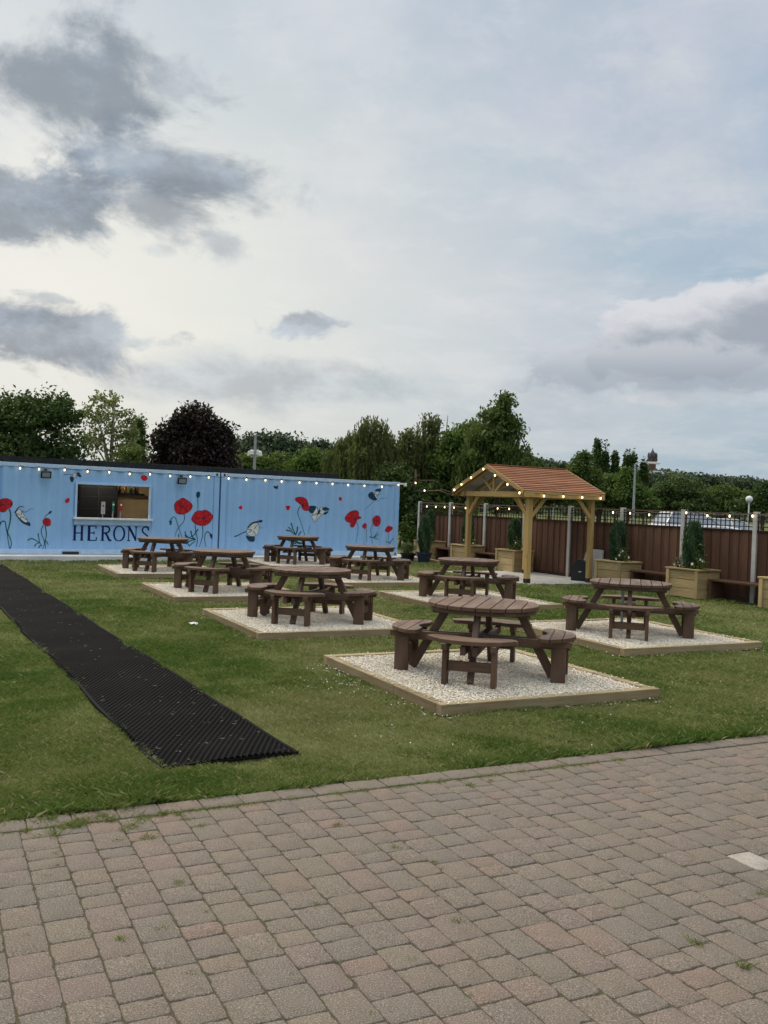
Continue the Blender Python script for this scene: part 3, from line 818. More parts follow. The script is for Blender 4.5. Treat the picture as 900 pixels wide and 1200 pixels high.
lb = MB(); lb.box((-3.0, 1.1, 2.35), (.9, .16, .03)); lb.build('ceiling_lamp', M['room_light'], boxA)
def in_box(x, y, z): p = J + CD*x + CB*y; return (p.x, p.y, z)
# what stands inside the hatch
def thing_at(name, x, y, z, **k): return empty(name, in_box(x, y, z), CANG, **k)
M['glass_dark'] = plain('dark_glass', (.008, .009, .011), .35, .15)
fr = thing_at('drinks_fridge', -3.05, 1.95, .225, label='tall dark drinks fridge behind the bar of the serving hatch', cat='fridge')
b = MB(); b.box((0, 0, .95), (1.1, .6, 1.9)); b.build('cabinet', M['black_plastic'], fr, bevel=.01)
for sx in (-.27, .27):
    b = MB(); b.box((sx, -.31, 1.0), (.5, .02, 1.6)); b.build('glass_door', M['glass_dark'], fr)
for zf in (.75, 1.1, 1.45, 1.72):
    b = MB(); b.box((0, -.326, zf), (1.0, .008, .012)); b.build('shelf_edge', M['black_metal'], fr)
lk = thing_at('drinks_cabinet', -3.92, 1.2, 1.08, label='low dark rack of bottles at the inner corner of the hatch', cat='rack')
b = MB(); b.box((0, 0, .22), (.42, .3, .44)); b.build('cabinet', M['black_plastic'], lk, bevel=.01)
b = MB()
for i in range(4): b.lathe([(.03, 0), (.032, .14), (.012, .2), (.012, .25)], 8, Matrix.Translation((-.15+i*.1, -.12-.06, .05)))
b.build('bottles', M['glass_dark'], lk)
sh = thing_at('wall_shelf', -2.15, 2.2, 1.78, label='dark shelf of bottles on the pale wall behind the hatch', cat='shelf')
b = MB(); b.box((0, 0, 0), (1.1, .22, .05)); b.build('board', M['black_plastic'], sh)
bt_cols = [plain('amber_bottle', (.35, .13, .02), .2, .6), plain('green_bottle', (.03, .10, .03), .2, .6), plain('dark_bottle', (.02, .015, .012), .2, .6)]
BTL = ['amber bottle nearest the dark fridge on the shelf inside the hatch', 'green bottle second from the fridge on the shelf inside the hatch', 'dark bottle in the middle of the shelf inside the hatch', 'amber bottle just past the middle of the shelf inside the hatch', 'green bottle one from the hatch edge on the inside shelf', 'dark bottle nearest the hatch edge on the inside shelf']
for i in range(6):
    b = MB(); b.lathe([(.034, 0), (.036, .15), (.014, .20), (.013, .26)], 10)
    o = b.build('bottle', bt_cols[i % 3], None, smooth=True); p = in_box(-2.62+i*.15, 2.17, 1.806); o.location = p; tag(o, BTL[i], 'bottle', 'bottles on the shelf inside the hatch')
tap_cols = [(plain('pump_clip', (.45, .43, .42), .4), 'm_red', -3.27, 'wide grey beer pump with red badges on the hatch counter'), (plain('pump_green', (.03, .22, .12), .4), 'white_paint', -3.0, 'slim beer tap with a green badge on the hatch counter'), (plain('pump_red', (.5, .02, .02), .4), 'white_paint', -2.79, 'slim beer tap with a red badge on the hatch counter')]
for i, (mt, m2, x, lab) in enumerate(tap_cols):
    t = thing_at('beer_tap', x, .2, 1.08, label=lab, cat='beer tap', group='beer taps on the hatch counter')
    b = MB(); b.lathe([(.035, 0), (.03, .02), (.018, .05), (.018, .25)], 10); b.build('column', M['grey_metal'], t, smooth=False)
    b = MB(); b.beam((0, -.005, .22), (0, -.10, .20), .02, .02); b.build('spout', M['grey_metal'], t)
    w_ = .11 if i == 0 else .045
    b = MB(); b.box((0, -.03, .36 if i else .30), (w_, .03, .26 if i else .34)); b.build('handle', mt, t, bevel=.008)
    b = MB(); b.lathe([(.028, 0), (.028, .012)], 12, Matrix.Translation((0, -.046, .40 if i else .36)) @ Matrix.Rotation(R(90), 4, 'X')); b.build('badge', M[m2], t)

# paint follows the corrugation: every painted shape is cut at the folds and laid 2.5 mm proud
def fold(poly, b, mi, off):
    pts = [Vector((u, z, 0)) for u, z in poly]
    for tri in tessellate_polygon([pts]):
        t = [poly[i] for i in tri]
        ar = (t[1][0]-t[0][0])*(t[2][1]-t[0][1])-(t[2][0]-t[0][0])*(t[1][1]-t[0][1])
        if abs(ar) < 1e-8: continue
        if ar < 0: t.reverse()
        lo, hi = min(p[0] for p in t), max(p[0] for p in t)
        bs = breaks(lo, hi)
        for a, c_ in zip(bs, bs[1:]):
            q = t
            for sg, lim in ((1, a), (-1, -c_)):
                out = []
                for (p, r_) in zip(q, q[1:]+q[:1]):
                    fa, fb_ = sg*p[0]-lim, sg*r_[0]-lim
                    if fa >= -1e-9: out.append(p)
                    if (fa > 1e-9 and fb_ < -1e-9) or (fa < -1e-9 and fb_ > 1e-9):
                        k = fa/(fa-fb_); out.append((p[0]+(r_[0]-p[0])*k, p[1]+(r_[1]-p[1])*k))
                q = out
                if len(q) < 3: break
            if len(q) < 3: continue
            mid = (a+c_)/2
            # depth is linear inside one fold
            d0, d1 = corr(a+1e-6), corr(c_-1e-6)
            b.face([(u, .02+d0+(d1-d0)*((u-a)/(c_-a))-off, z) for u, z in q], mi=mi)
def smoothpoly(p, closed=True, it=2):
    for _ in range(it):
        q = []; n = len(p)
        for i in range(n if closed else n-1):
            a, b = p[i], p[(i+1) % n]
            q += [(a[0]*.75+b[0]*.25, a[1]*.75+b[1]*.25), (a[0]*.25+b[0]*.75, a[1]*.25+b[1]*.75)]
        if not closed: q = [p[0]]+q+[p[-1]]
        p = q
    return p
def stroke(pts, w, b, mi, off, taper=True, it=2):
    pts = smoothpoly(pts, False, it) if len(pts) > 2 else pts
    n = len(pts); L_, R_ = [], []
    for i, p in enumerate(pts):
        a, c_ = pts[max(i-1, 0)], pts[min(i+1, n-1)]
        d = math.hypot(c_[0]-a[0], c_[1]-a[1]) or 1; nx_, nz_ = -(c_[1]-a[1])/d, (c_[0]-a[0])/d
        k = w/2*(1. if not taper else (1.15-.6*i/(n-1)))
        L_.append((p[0]+nx_*k, p[1]+nz_*k)); R_.append((p[0]-nx_*k, p[1]-nz_*k))
    for i in range(n-1): fold([R_[i], R_[i+1], L_[i+1], L_[i]], b, mi, off)
MC = dict(red=0, green=1, black=2, white=3, teal=4, dark=5)
MM = [M['m_red'], M['m_green'], M['m_black'], M['m_white'], M['m_teal'], M['m_dark']]
MURAL = [
('painted_poppy',[('red',[(-6.01,1.416),(-5.959,1.519),(-5.878,1.528),(-5.825,1.559),(-5.73,1.562),(-5.619,1.516),(-5.586,1.415),(-5.627,1.32),(-5.707,1.28),(-5.76,1.205),(-5.841,1.188),(-5.923,1.23),(-6.001,1.309)]),('dark',[(-5.86,1.392),(-5.807,1.431),(-5.765,1.386),(-5.805,1.344)])],[('green',[(-5.667,1.281),(-5.62,1.121),(-5.653,0.857),(-5.702,0.681),(-5.63,0.565),(-5.583,0.389),(-5.62,0.257)],0.031),('green',[(-5.886,0.91),(-5.82,0.976),(-5.752,0.957),(-5.733,0.797),(-5.693,0.651),(-5.667,0.447),(-5.625,0.248)],0.031),('green',[(-5.937,0.822),(-5.886,0.91),(-5.854,0.917)],0.069)]),
('painted_bird',[('teal',[(-5.545,1.176),(-5.484,1.139),(-5.397,1.033),(-5.269,0.93),(-5.168,0.979),(-5.128,0.873),(-5.164,0.849),(-5.338,0.916),(-5.454,1.061)]),('white',[(-5.527,1.188),(-5.447,1.296),(-5.377,1.26),(-5.295,1.115),(-5.201,0.978),(-5.269,0.93),(-5.397,1.033),(-5.484,1.139)])],[('black',[(-5.54,1.188),(-5.462,1.325),(-5.38,1.363),(-5.31,1.341)],0.028),('teal',[(-5.36,1.252),(-5.315,1.212),(-5.237,1.22),(-5.189,1.298),(-5.072,1.307)],0.014)]),
('painted_poppy',[('red',[(-4.847,0.977),(-4.832,1.037),(-4.783,1.077),(-4.674,1.071),(-4.631,0.982),(-4.648,0.871),(-4.747,0.851),(-4.828,0.897)]),('dark',[(-4.765,0.979),(-4.729,1.001),(-4.708,0.96),(-4.744,0.941)]),('teal',[(-4.718,1.198),(-4.689,1.253),(-4.63,1.272),(-4.623,1.237),(-4.672,1.182)])],[('green',[(-4.701,1.199),(-4.779,1.128),(-4.793,1.047)],0.021),('green',[(-4.818,0.874),(-4.88,0.753),(-4.847,0.605),(-4.761,0.427),(-4.834,0.218)],0.024),('green',[(-4.775,0.86),(-4.734,0.637),(-4.768,0.457),(-4.746,0.212)],0.024),('green',[(-5.199,0.476),(-5.117,0.542),(-5.018,0.499),(-4.888,0.411),(-4.838,0.337)],0.028),('green',[(-4.953,0.669),(-4.92,0.515),(-4.888,0.396)],0.028),('green',[(-5.026,0.321),(-4.981,0.41),(-4.897,0.426)],0.028),('green',[(-4.921,0.283),(-4.895,0.354),(-4.838,0.337)],0.028),('green',[(-4.688,0.374),(-4.728,0.457),(-4.786,0.502)],0.024)]),
('painted_petal',[('red',[(-4.299,1.547),(-4.255,1.609),(-4.191,1.629),(-4.185,1.527),(-4.236,1.477),(-4.295,1.502)])],[]),
('painted_bird',[('teal',[(-4.2,2.212),(-4.086,2.161),(-4.101,2.083),(-4.139,2.025),(-4.193,2.086)]),('teal',[(-4.046,2.276),(-3.965,2.336),(-3.888,2.177),(-3.974,2.195)]),('white',[(-4.174,2.241),(-4.057,2.304),(-3.985,2.212),(-4.096,2.153)])],[('teal',[(-4.36,2.225),(-4.259,2.251),(-4.167,2.249)],0.016)]),
('painted_petal',[('red',[(-2.32,2.273),(-2.23,2.343),(-2.106,2.269),(-2.15,2.171),(-2.261,2.166)])],[]),
('painted_poppy',[('red',[(-1.354,1.52),(-1.309,1.623),(-1.212,1.668),(-1.109,1.752),(-0.998,1.698),(-0.897,1.647),(-0.799,1.537),(-0.832,1.423),(-0.902,1.34),(-1.032,1.266),(-1.197,1.258),(-1.325,1.344)]),('dark',[(-1.173,1.493),(-1.108,1.534),(-1.04,1.491),(-1.098,1.444)])],[('green',[(-1.048,1.265),(-1.017,1.118),(-1.136,0.954),(-1.252,0.785),(-1.279,0.624)],0.024),('green',[(-1.433,1.076),(-1.391,1.183),(-1.299,1.191),(-1.221,1.01),(-1.128,0.723),(-1.073,0.595)],0.024),('green',[(-1.426,1.076),(-1.422,0.955)],0.069),('green',[(-1.284,0.496),(-1.172,0.594),(-1.177,0.722)],0.031),('green',[(-0.998,0.789),(-0.957,0.597),(-0.866,0.371)],0.031),('green',[(-1.23,0.368),(-1.151,0.465),(-1.065,0.37)],0.031)]),
('painted_poppy',[('red',[(-0.848,1.141),(-0.767,1.311),(-0.636,1.396),(-0.534,1.383),(-0.434,1.428),(-0.296,1.373),(-0.224,1.277),(-0.162,1.269),(-0.219,1.13),(-0.316,0.997),(-0.45,0.945),(-0.654,0.974),(-0.791,1.058)]),('dark',[(-0.56,1.171),(-0.461,1.238),(-0.374,1.185),(-0.463,1.118)]),('teal',[(-0.708,1.88),(-0.656,1.941),(-0.591,1.911),(-0.597,1.787),(-0.655,1.73),(-0.702,1.799)]),('teal',[(-0.292,0.729),(-0.228,0.75),(-0.146,0.647),(-0.156,0.568),(-0.233,0.599)])],[('green',[(-0.662,1.743),(-0.635,1.542),(-0.642,1.386)],0.021),('green',[(-0.705,0.983),(-0.688,0.795),(-0.612,0.569),(-0.644,0.357)],0.028),('green',[(-0.491,0.948),(-0.468,0.701),(-0.516,0.537),(-0.563,0.348)],0.028),('green',[(-0.266,0.743),(-0.336,0.807),(-0.401,0.708),(-0.408,0.538),(-0.353,0.359)],0.028),('green',[(-0.994,0.693),(-0.874,0.598),(-0.672,0.568)],0.042),('green',[(-0.832,0.808),(-0.802,0.631),(-0.672,0.568)],0.035),('green',[(-0.951,0.435),(-0.838,0.533),(-0.672,0.552)],0.035),('green',[(-0.616,0.861),(-0.711,0.697),(-0.842,0.63)],0.035),('green',[(-0.866,0.371),(-0.769,0.469),(-0.67,0.503)],0.028)]),
('painted_petal',[('dark',[(0.078,1.92),(0.164,1.943),(0.191,1.878),(0.105,1.852)])],[]),
('painted_petal',[('red',[(0.566,1.507),(0.634,1.576),(0.716,1.552),(0.705,1.475),(0.639,1.449)])],[]),
('painted_bird',[('white',[(0.867,0.881),(1.045,1.082),(1.233,1.07),(1.276,0.895),(1.169,0.685),(0.989,0.669),(0.851,0.747)]),('teal',[(0.816,0.727),(0.961,0.655),(1.114,0.698),(1.135,0.54),(1.032,0.499),(0.886,0.571)]),('black',[(0.865,0.921),(0.923,1.006),(1.08,1.113),(1.223,1.137),(1.348,1.18),(1.355,1.093),(1.225,1.096),(1.099,1.07),(0.96,0.973),(0.898,0.895)])],[('black',[(0.493,0.655),(0.771,0.779),(1.051,0.918),(1.231,0.935)],0.028),('teal',[(1.231,0.935),(1.402,0.928)],0.01),('black',[(1.142,0.893),(1.206,0.834),(1.173,0.759)],0.017)]),
('painted_bird',[('black',[(1.653,2.174),(1.713,2.205),(1.746,2.161),(1.826,2.238),(1.814,2.073),(1.738,2.115),(1.689,2.119)])],[]),
('painted_petal',[('red',[(2.086,1.623),(2.155,1.605),(2.23,1.619),(2.21,1.484),(2.136,1.47)])],[]),
('painted_poppy',[('red',[(2.373,1.809),(2.451,1.892),(2.647,1.905),(2.784,1.832),(2.835,1.675),(2.891,1.561),(2.84,1.473),(2.697,1.478),(2.616,1.576),(2.595,1.633),(2.497,1.699)]),('dark',[(2.595,1.633),(2.655,1.721),(2.723,1.614),(2.661,1.577)])],[('green',[(2.554,1.614),(2.481,1.463),(2.514,1.291),(2.65,1.064),(2.759,0.735)],0.026),('green',[(2.276,1.091),(2.355,0.929),(2.457,0.739)],0.046),('green',[(2.138,0.877),(2.28,0.856),(2.457,0.739)],0.04),('green',[(2.501,0.989),(2.493,0.86),(2.457,0.739)],0.04),('green',[(2.643,0.848),(2.536,0.746),(2.452,0.486)],0.04),('green',[(2.197,0.969),(2.342,0.858)],0.029),('green',[(2.384,0.6),(2.547,0.487),(2.705,0.489)],0.075),('green',[(2.165,0.592),(2.324,0.536),(2.485,0.458)],0.035)]),
('painted_bird',[('teal',[(2.838,1.612),(2.978,1.645),(3.107,1.635),(3.087,1.503),(2.989,1.385),(2.844,1.467)]),('white',[(2.966,1.317),(3.063,1.523),(3.134,1.627),(3.161,1.511),(3.256,1.572),(3.302,1.632),(3.345,1.531),(3.422,1.49),(3.329,1.385),(3.172,1.25),(3.07,1.125),(3.008,1.217)]),('teal',[(3.298,1.579),(3.433,1.63),(3.587,1.559),(3.536,1.507),(3.324,1.501)]),('teal',[(3.351,1.388),(3.423,1.472),(3.563,1.494),(3.507,1.416),(3.411,1.372)]),('black',[(3.151,1.351),(3.178,1.483),(3.272,1.567),(3.247,1.397)])],[('teal',[(2.923,1.018),(2.905,0.911),(2.846,0.785)],0.014)]),
('painted_petal',[('red',[(3.862,1.926),(3.941,1.952),(3.99,1.904),(3.973,1.824),(3.887,1.821)])],[]),
('painted_bird',[('teal',[(4.92,2.066),(5.027,2.16),(5.126,2.11),(5.266,1.949),(5.231,1.867),(5.143,1.885),(5.038,1.896),(4.952,1.959)]),('teal',[(5.138,2.165),(5.259,2.266),(5.399,2.26),(5.383,2.156),(5.228,2.18)]),('white',[(5.152,2.087),(5.236,2.159),(5.342,2.133),(5.386,2.09),(5.233,2.06),(5.274,1.91),(5.202,1.977)])],[('teal',[(5.144,1.87),(4.994,1.729),(4.862,1.584)],0.014),('teal',[(5.249,1.843),(5.42,1.958),(5.631,1.953)],0.009)]),
('painted_poppy',[('red',[(4.104,1.272),(4.171,1.422),(4.336,1.515),(4.503,1.562),(4.629,1.494),(4.614,1.368),(4.725,1.323),(4.659,1.268),(4.568,1.254),(4.49,1.073),(4.41,0.982),(4.316,1.034),(4.331,1.159),(4.19,1.15)]),('dark',[(4.397,1.279),(4.48,1.317),(4.517,1.252),(4.444,1.215)])],[('green',[(4.56,1.188),(4.616,1.016),(4.612,0.777),(4.531,0.537)],0.017)]),
('painted_poppy',[('red',[(4.713,1.048),(4.845,1.17),(4.927,1.112),(4.913,0.956),(4.802,0.972)])],[('green',[(4.913,0.962),(4.945,0.542)],0.014)]),
('painted_poppy',[('red',[(5.087,1.26),(5.167,1.343),(5.261,1.415),(5.397,1.364),(5.441,1.244),(5.395,1.091),(5.25,1.034),(5.159,1.123)]),('dark',[(5.224,1.233),(5.275,1.27),(5.319,1.226),(5.271,1.186)])],[('green',[(5.163,1.123),(5.05,0.994),(5.068,0.814),(5.168,0.514)],0.02),('green',[(5.021,0.717),(5.196,0.68),(5.365,0.819)],0.029),('green',[(5.196,0.68),(5.326,0.903)],0.026),('green',[(5.196,0.68),(5.365,0.643)],0.023)]),
('painted_poppy',[('red',[(5.558,0.907),(5.636,1.051),(5.776,1.09),(5.886,1.025),(5.82,0.917),(5.723,0.855)])],[('green',[(5.751,0.861),(5.755,0.526)],0.014),('green',[(5.766,0.514),(5.902,0.674),(5.983,0.782)],0.026),('green',[(5.649,0.595),(5.712,0.535),(5.83,0.521)],0.023)]),
('painted_petal',[('dark',[(5.928,2.165),(5.994,2.217),(6.046,2.176),(6.009,2.113)])],[]),
]

PL_LAB = {}
for k_, (nm, polys, strokes) in enumerate(MURAL):
    b = MB()
    for q_, (c_, pts, w) in enumerate(strokes): stroke(pts, w, b, MC[c_], .0022+.0002*q_)
    on = boxA if sum(p[0] for p in (polys[0][1])) < 0 else boxB
    for q_, (c_, pts) in enumerate(polys):
        if c_ == 'teal' and nm == 'painted_poppy':
            b3 = MB(); fold(smoothpoly(pts, True, 2), b3, MC[c_], .0062+.0006*q_); b3.build('painted_bud', MM, on); continue
        sp = smoothpoly(pts, True, 2 if c_ != 'red' else 1)
        if c_ == 'red' and nm == 'painted_poppy':
            cx = sum(p[0] for p in pts)/len(pts); cz = sum(p[1] for p in pts)/len(pts)
            fold([(cx+(p[0]-cx)*1.0, cz+(p[1]-cz)*1.0) for p in sp], b, 5, .0046)      # dark outline of the petals
            fold([(cx+(p[0]-cx)*.93, cz+(p[1]-cz)*.93) for p in sp], b, 0, .0052)
            for j in range(0, len(pts), 2):     # creases between petals
                p = pts[j]; stroke([(cx+(p[0]-cx)*.25, cz+(p[1]-cz)*.25), (cx+(p[0]-cx)*.6, cz+(p[1]-cz)*.55), (cx+(p[0]-cx)*.88, cz+(p[1]-cz)*.88)], .016, b, 5, .0058, True, 1)
        elif nm == 'painted_bird' and c_ == 'white':
            fold(sp, b, 3, .0050)
            cx = sum(p[0] for p in pts)/len(pts); cz = sum(p[1] for p in pts)/len(pts); w_ = max(p[0] for p in pts)-min(p[0] for p in pts)
            for j in range(0, len(pts), 2):      # dark feather strokes and outline
                p, p2 = pts[j], pts[(j+1) % len(pts)]
                stroke([(cx+(p[0]-cx)*.15, cz+(p[1]-cz)*.15), (cx+(p[0]-cx)*.9, cz+(p[1]-cz)*.9)], .012+.02*w_, b, 4, .0060, True, 0)
            for p, p2 in zip(sp, sp[1:]+sp[:1]): stroke([p, p2], .010, b, 4, .0058, False, 0)
        else: fold(sp, b, MC[c_], (.0062 if c_ in ('dark', 'teal', 'black') and nm == 'painted_poppy' else .0048)+.0006*q_)
    b.build(nm, MM, on)

# lettering: thick and thin strokes with slab serifs; each letter is a part
def letter(ch, u0, u1, z0=.495, z1=.895):
    b = MB(); w = u1-u0; h = z1-z0; T, t = .060, .029
    def S(pts, th, it=0): stroke([(u0+x*w, z0+y*h) for x, y in pts], th, b, 0, .0026+random.random()*.0012, False, it)
    def serif(x, y, l=.30): S([(x-l/2, y), (x+l/2, y)], .022)
    if ch == 'H':
        S([(.18, 0), (.18, 1)], T); S([(.82, 0), (.82, 1)], T); S([(.18, .5), (.82, .5)], t)
        for x in (.18, .82):
            for y in (.02, .98): serif(x, y, .34)
    if ch == 'E':
        S([(.2, 0), (.2, 1)], T); S([(.05, .98), (.93, .98)], t); S([(.05, .02), (1., .02)], t); S([(.2, .52), (.72, .52)], t)
        S([(.93, 1), (.93, .80)], t); S([(1., 0), (1., .24)], t); S([(.72, .42), (.72, .62)], t)
    if ch == 'R':
        S([(.2, 0), (.2, 1)], T); serif(.2, .02, .38); S([(.04, .98), (.5, .98)], t)
        S([(.45, .98), (.72, .96), (.86, .84), (.86, .68), (.72, .55), (.45, .52), (.2, .52)], .042, 2); S([(.48, .52), (.68, .34), (.84, .04), (1.05, .02)], T*.9, 1)
    if ch == 'O':
        n = 28
        for i in range(n):
            a0, a1 = 2*math.pi*i/n, 2*math.pi*(i+1)/n
            th = .022+.034*abs(math.cos((a0+a1)/2))
            S([(.5+.47*math.cos(a0), .5+.5*math.sin(a0)), (.5+.47*math.cos(a1), .5+.5*math.sin(a1))], th)
    if ch == 'N':
        S([(.16, 0), (.16, 1)], t); S([(.84, 0), (.84, 1)], t); S([(.16, .98), (.84, .04)], T); serif(.16, .02, .3); serif(.84, .98, .3); S([(0, .98), (.2, .98)], t)
    if ch == 'S':
        S([(.9, .78), (.88, .93), (.6, 1.0), (.28, .97), (.12, .80), (.2, .62), (.5, .5), (.8, .38), (.92, .2), (.76, .04), (.45, -.01), (.14, .06), (.08, .24)], .042, 2)
        S([(.9, .74), (.9, .98)], t); S([(.08, .02), (.08, .28)], t)
    b.build('letter', M['navy'], boxA)
for ch, a, c_ in (('H', -4.07, -3.79), ('E', -3.70, -3.45), ('R', -3.35, -3.07), ('O', -3.0, -2.70), ('N', -2.63, -2.34), ('S', -2.25, -2.02)): letter(ch, a, c_)

# flood lamps and small fittings on the wall
for x, lab in ((-4.83, 'small black flood lamp high on the container beside the hatch'), (-1.19, 'small black flood lamp high on the container above the pair of big poppies')):
    t = thing_at('flood_lamp', x, -.04, 2.24, label=lab, cat='flood lamp', group='flood lamps on the blue container')
    b = MB(); b.box((0, 0, .09), (.06, .09, .05)); b.build('bracket', M['black_metal'], t)
    b = MB(); b.box((0, -.09, 0), (.26, .07, .19), Matrix.Rotation(R(18), 4, 'X')); b.build('housing', M['black_metal'], t, bevel=.008)
    b = MB(); b.box((0, -.128, 0), (.19, .006, .12), Matrix.Rotation(R(18), 4, 'X')); b.build('lens', M['lamp_glass'], t)
t = thing_at('forklift_pocket', -4.12, -.01, .10, label='black plate standing in for the dark forklift slot at the container foot below the H', cat='slot cover')
b = MB(); b.box((0, 0, .055), (.42, .05, .085)); b.build('slot_dark_plate', M['black_metal'], t, bevel=.004)  # black plate put in for the dark hollow of the open slot

# dark corrugated roof lying over the rear of the containers
rf = empty('corrugated_roof', (J.x, J.y, 0), CANG, label='low dark corrugated roof sheet on top of the blue containers', cat='roof')
b = MB(); ua, ub = -6.6, 3.92; n = int((ub-ua)/.0635); 
def rz(k): return .008*math.cos(k*math.pi)
for k_ in range(n):
    x0, x1 = ua+k_*.0635, ua+(k_+1)*.0635
    for (y0, zz0, y1, zz1) in ((.06, 2.497, .13, 2.655), (.13, 2.655, 2.5, 2.60)):
        b.face([(x0, y0, zz0+rz(k_)), (x1, y0, zz0+rz(k_+1)), (x1, y1, zz1+rz(k_+1)), (x0, y1, zz1+rz(k_))])
b.build('roof_sheet', M['dark_roof'], rf)
b = MB(); b.box(((ua+ub)/2, .15, 2.502), (ub-ua, .05, .02)); b.box(((ua+ub)/2, 2.3, 2.545), (ub-ua, .06, .09)); b.build('batten', M['dark_roof'], rf)

# ---------------------------------------------------------------- strings of lit bulbs
def festoon(name, label, bulbs, anchors=None, k_=1., group='strings of lit bulbs'):
    """bulbs hang 7 cm below the cable that passes over them"""
    root = empty(name, tuple(bulbs[0]), label=label, cat='string lights', group=group)
    o0 = Vector(bulbs[0]); b = MB(); pts = []
    allp = anchors or [Vector(p)+Vector((0, 0, .075)) for p in bulbs]
    for a, c_ in zip(allp, allp[1:]):
        for k in range(4):
            t_ = k/4; p = Vector(a).lerp(Vector(c_), t_); p.z -= .05*4*t_*(1-t_)*min(1, (Vector(c_)-Vector(a)).length/.6); pts.append(p-o0)
    pts.append(Vector(allp[-1])-o0); b.tube(pts, .0055, 5); b.build('cable', M['black_plastic'], root)
    for p in bulbs:
        q = Vector(p)-o0
        b = MB(); b.lathe([(.014, .03), (.016, .07)], 8, Matrix.Translation(q)); b.build('bulb_socket', M['black_plastic'], root)
        b = MB(); b.lathe([(.004*k_, -.032*k_), (.016*k_, -.025*k_), (.023*k_, -.010*k_), (.024*k_, .004), (.018*k_, .020), (.013, .032)], 10, Matrix.Translation(q)); b.build('bulb', M['bulb_glow'], root, smooth=True)
CBULB = [(-5.46, 2.34), (-5.0, 2.34), (-4.36, 2.35), (-3.77, 2.34), (-3.2, 2.35), (-2.65, 2.33), (-2.09, 2.35), (-1.52, 2.33), (-.94, 2.34), (-.40, 2.34), (.2, 2.34), (.75, 2.33), (1.35, 2.34), (1.87, 2.33), (2.46, 2.32), (3.03, 2.33), (3.58, 2.33), (4.13, 2.32), (4.71, 2.32), (5.35, 2.32), (5.96, 2.40)]
end = Vector(in_box(6.1, -.06, 2.46))
fb_ = [Vector(in_box(u, -.085, z)) for u, z in CBULB]
festoon('container_string_lights', 'string of lit bulbs running along the top edge of the blue containers', fb_, None, .86)
p_post = gw(7*BAY, 0, 2.0)
link_b = [at(487, 566, 31.0), at(497.5, 575, 31.2)]
festoon('linking_string_lights', 'short string of lit bulbs crossing from the container corner to the end fence post', link_b, [end]+[v+Vector((0, 0, .075)) for v in link_b]+[p_post])
lb2 = MB(); 
t = thing_at('corner_bracket', 6.02, -.05, 2.44, label='small white bracket on the top corner of the container end', cat='bracket')
b = MB(); b.beam((-.1, 0, 0), (.26, 0, .01), .05, .05); b.box((.22, 0, -.02), (.07, .08, .10)); b.build('bracket_arm', M['white_paint'], t)
fl = [(u, z) for u, z in ((13.28, 1.74), (12.7, 1.74), (12.15, 1.74), (11.58, 1.74), (10.91, 1.74), (9.18, 1.77), (8.6, 1.77))]
festoon('fence_string_lights', 'string of lit bulbs along the trellis beyond the wooden shelter', [gw(u, .09, z) for u, z in fl], None, .78)
fl = [(4.23, 1.78), (3.63, 1.78), (2.99, 1.76), (1.84, 1.84), (1.23, 1.79), (.62, 1.80), (.03, 1.82), (-.6, 1.80), (-1.2, 1.79)]
festoon('fence_string_lights', 'string of lit bulbs along the trellis on the near side of the wooden shelter', [gw(u, .09, z) for u, z in fl], None, .78)

# ---------------------------------------------------------------- fence
HF = 1.93
def fence_post(i):
    p = gw(i*BAY, 0, -.015); o = MB()
    o.prism([(-.05, -.05), (.05, -.05), (.05, .05), (-.05, .05)], 0, HF, None)
    o.prism([(-.05, -.05), (.05, -.05), (.05, .05), (-.05, .05)], HF, HF+.001)
    r = o.build('fence_post', M['concrete'], None, bevel=.008); r.location = p; r.rotation_euler.z = F_ANG; return r
def fence_panel():
    root = empty('board_fence', label='x', cat='fence panel', group='brown board fence panels topped by trellis')
    b = MB(); w = BAY-.104; nb = 15
    for k in range(nb):
        x = -w/2+(k+.5)*w/nb; b.box((x, .012 if k % 2 else .0, .80), (w/nb+.012, .012, 1.40))
    b.build('boards', M['fence_wood'], root)
    b = MB(); b.box((0, 0, .05), (w, .045, .13)); b.build('gravel_board', M['fence_wood'], root)
    b = MB(); b.box((0, .012, 1.512), (w, .05, .03)); b.build('capping_rail', M['trellis_wood'], root)
    b = MB(); n = 15
    for k in range(n+1): b.box((-w/2+.012+(w-.024)*k/n, 0, 1.69), (.017, .016, .325))
    for z in (1.60, 1.715, 1.80): b.box((0, .0175, z), (w, .016, .019))
    b.build('trellis', M['trellis_wood'], root)
    b = MB(); b.box((0, .004, 1.866), (w, .05, .026)); b.build('top_rail', M['rail_wood'], root)
    return root
PANL = {-2: 'fence panel beyond the view edge on the near side', -1: 'brown fence panel cut by the view edge behind the nearest timber planter', 0: 'brown fence panel with a white car roof showing through the middle of its trellis', 1: 'brown fence panel with a larger silver car behind its trellis', 2: 'brown fence panel behind the planter that touches the near shelter post',
        3: 'brown fence panel behind the black arched speaker', 4: 'brown fence panel seen through the open middle of the shelter', 5: 'brown fence panel behind the timber planter at the back of the shelter', 6: 'brown fence panel framed by the far post of the shelter', 7: 'x'}
POSL = {-1: 'concrete fence post beyond the nearest timber planter at the view edge', 0: 'pale concrete fence post standing at the end of the nearest bench', 1: 'pale concrete fence post right behind the tallest conifer planter', 2: 'pale concrete fence post behind the small conifer next to the shelter', 3: 'pale concrete fence post close beside the black speaker under the shelter',
        4: 'concrete fence post hidden behind the front post of the shelter', 5: 'pale concrete fence post between the two far planters, right of the far shelter post', 6: 'pale concrete fence post between the end post and the far shelter post', 7: 'end concrete fence post behind the potted conifer by the lawn opening'}
pn = fence_panel()
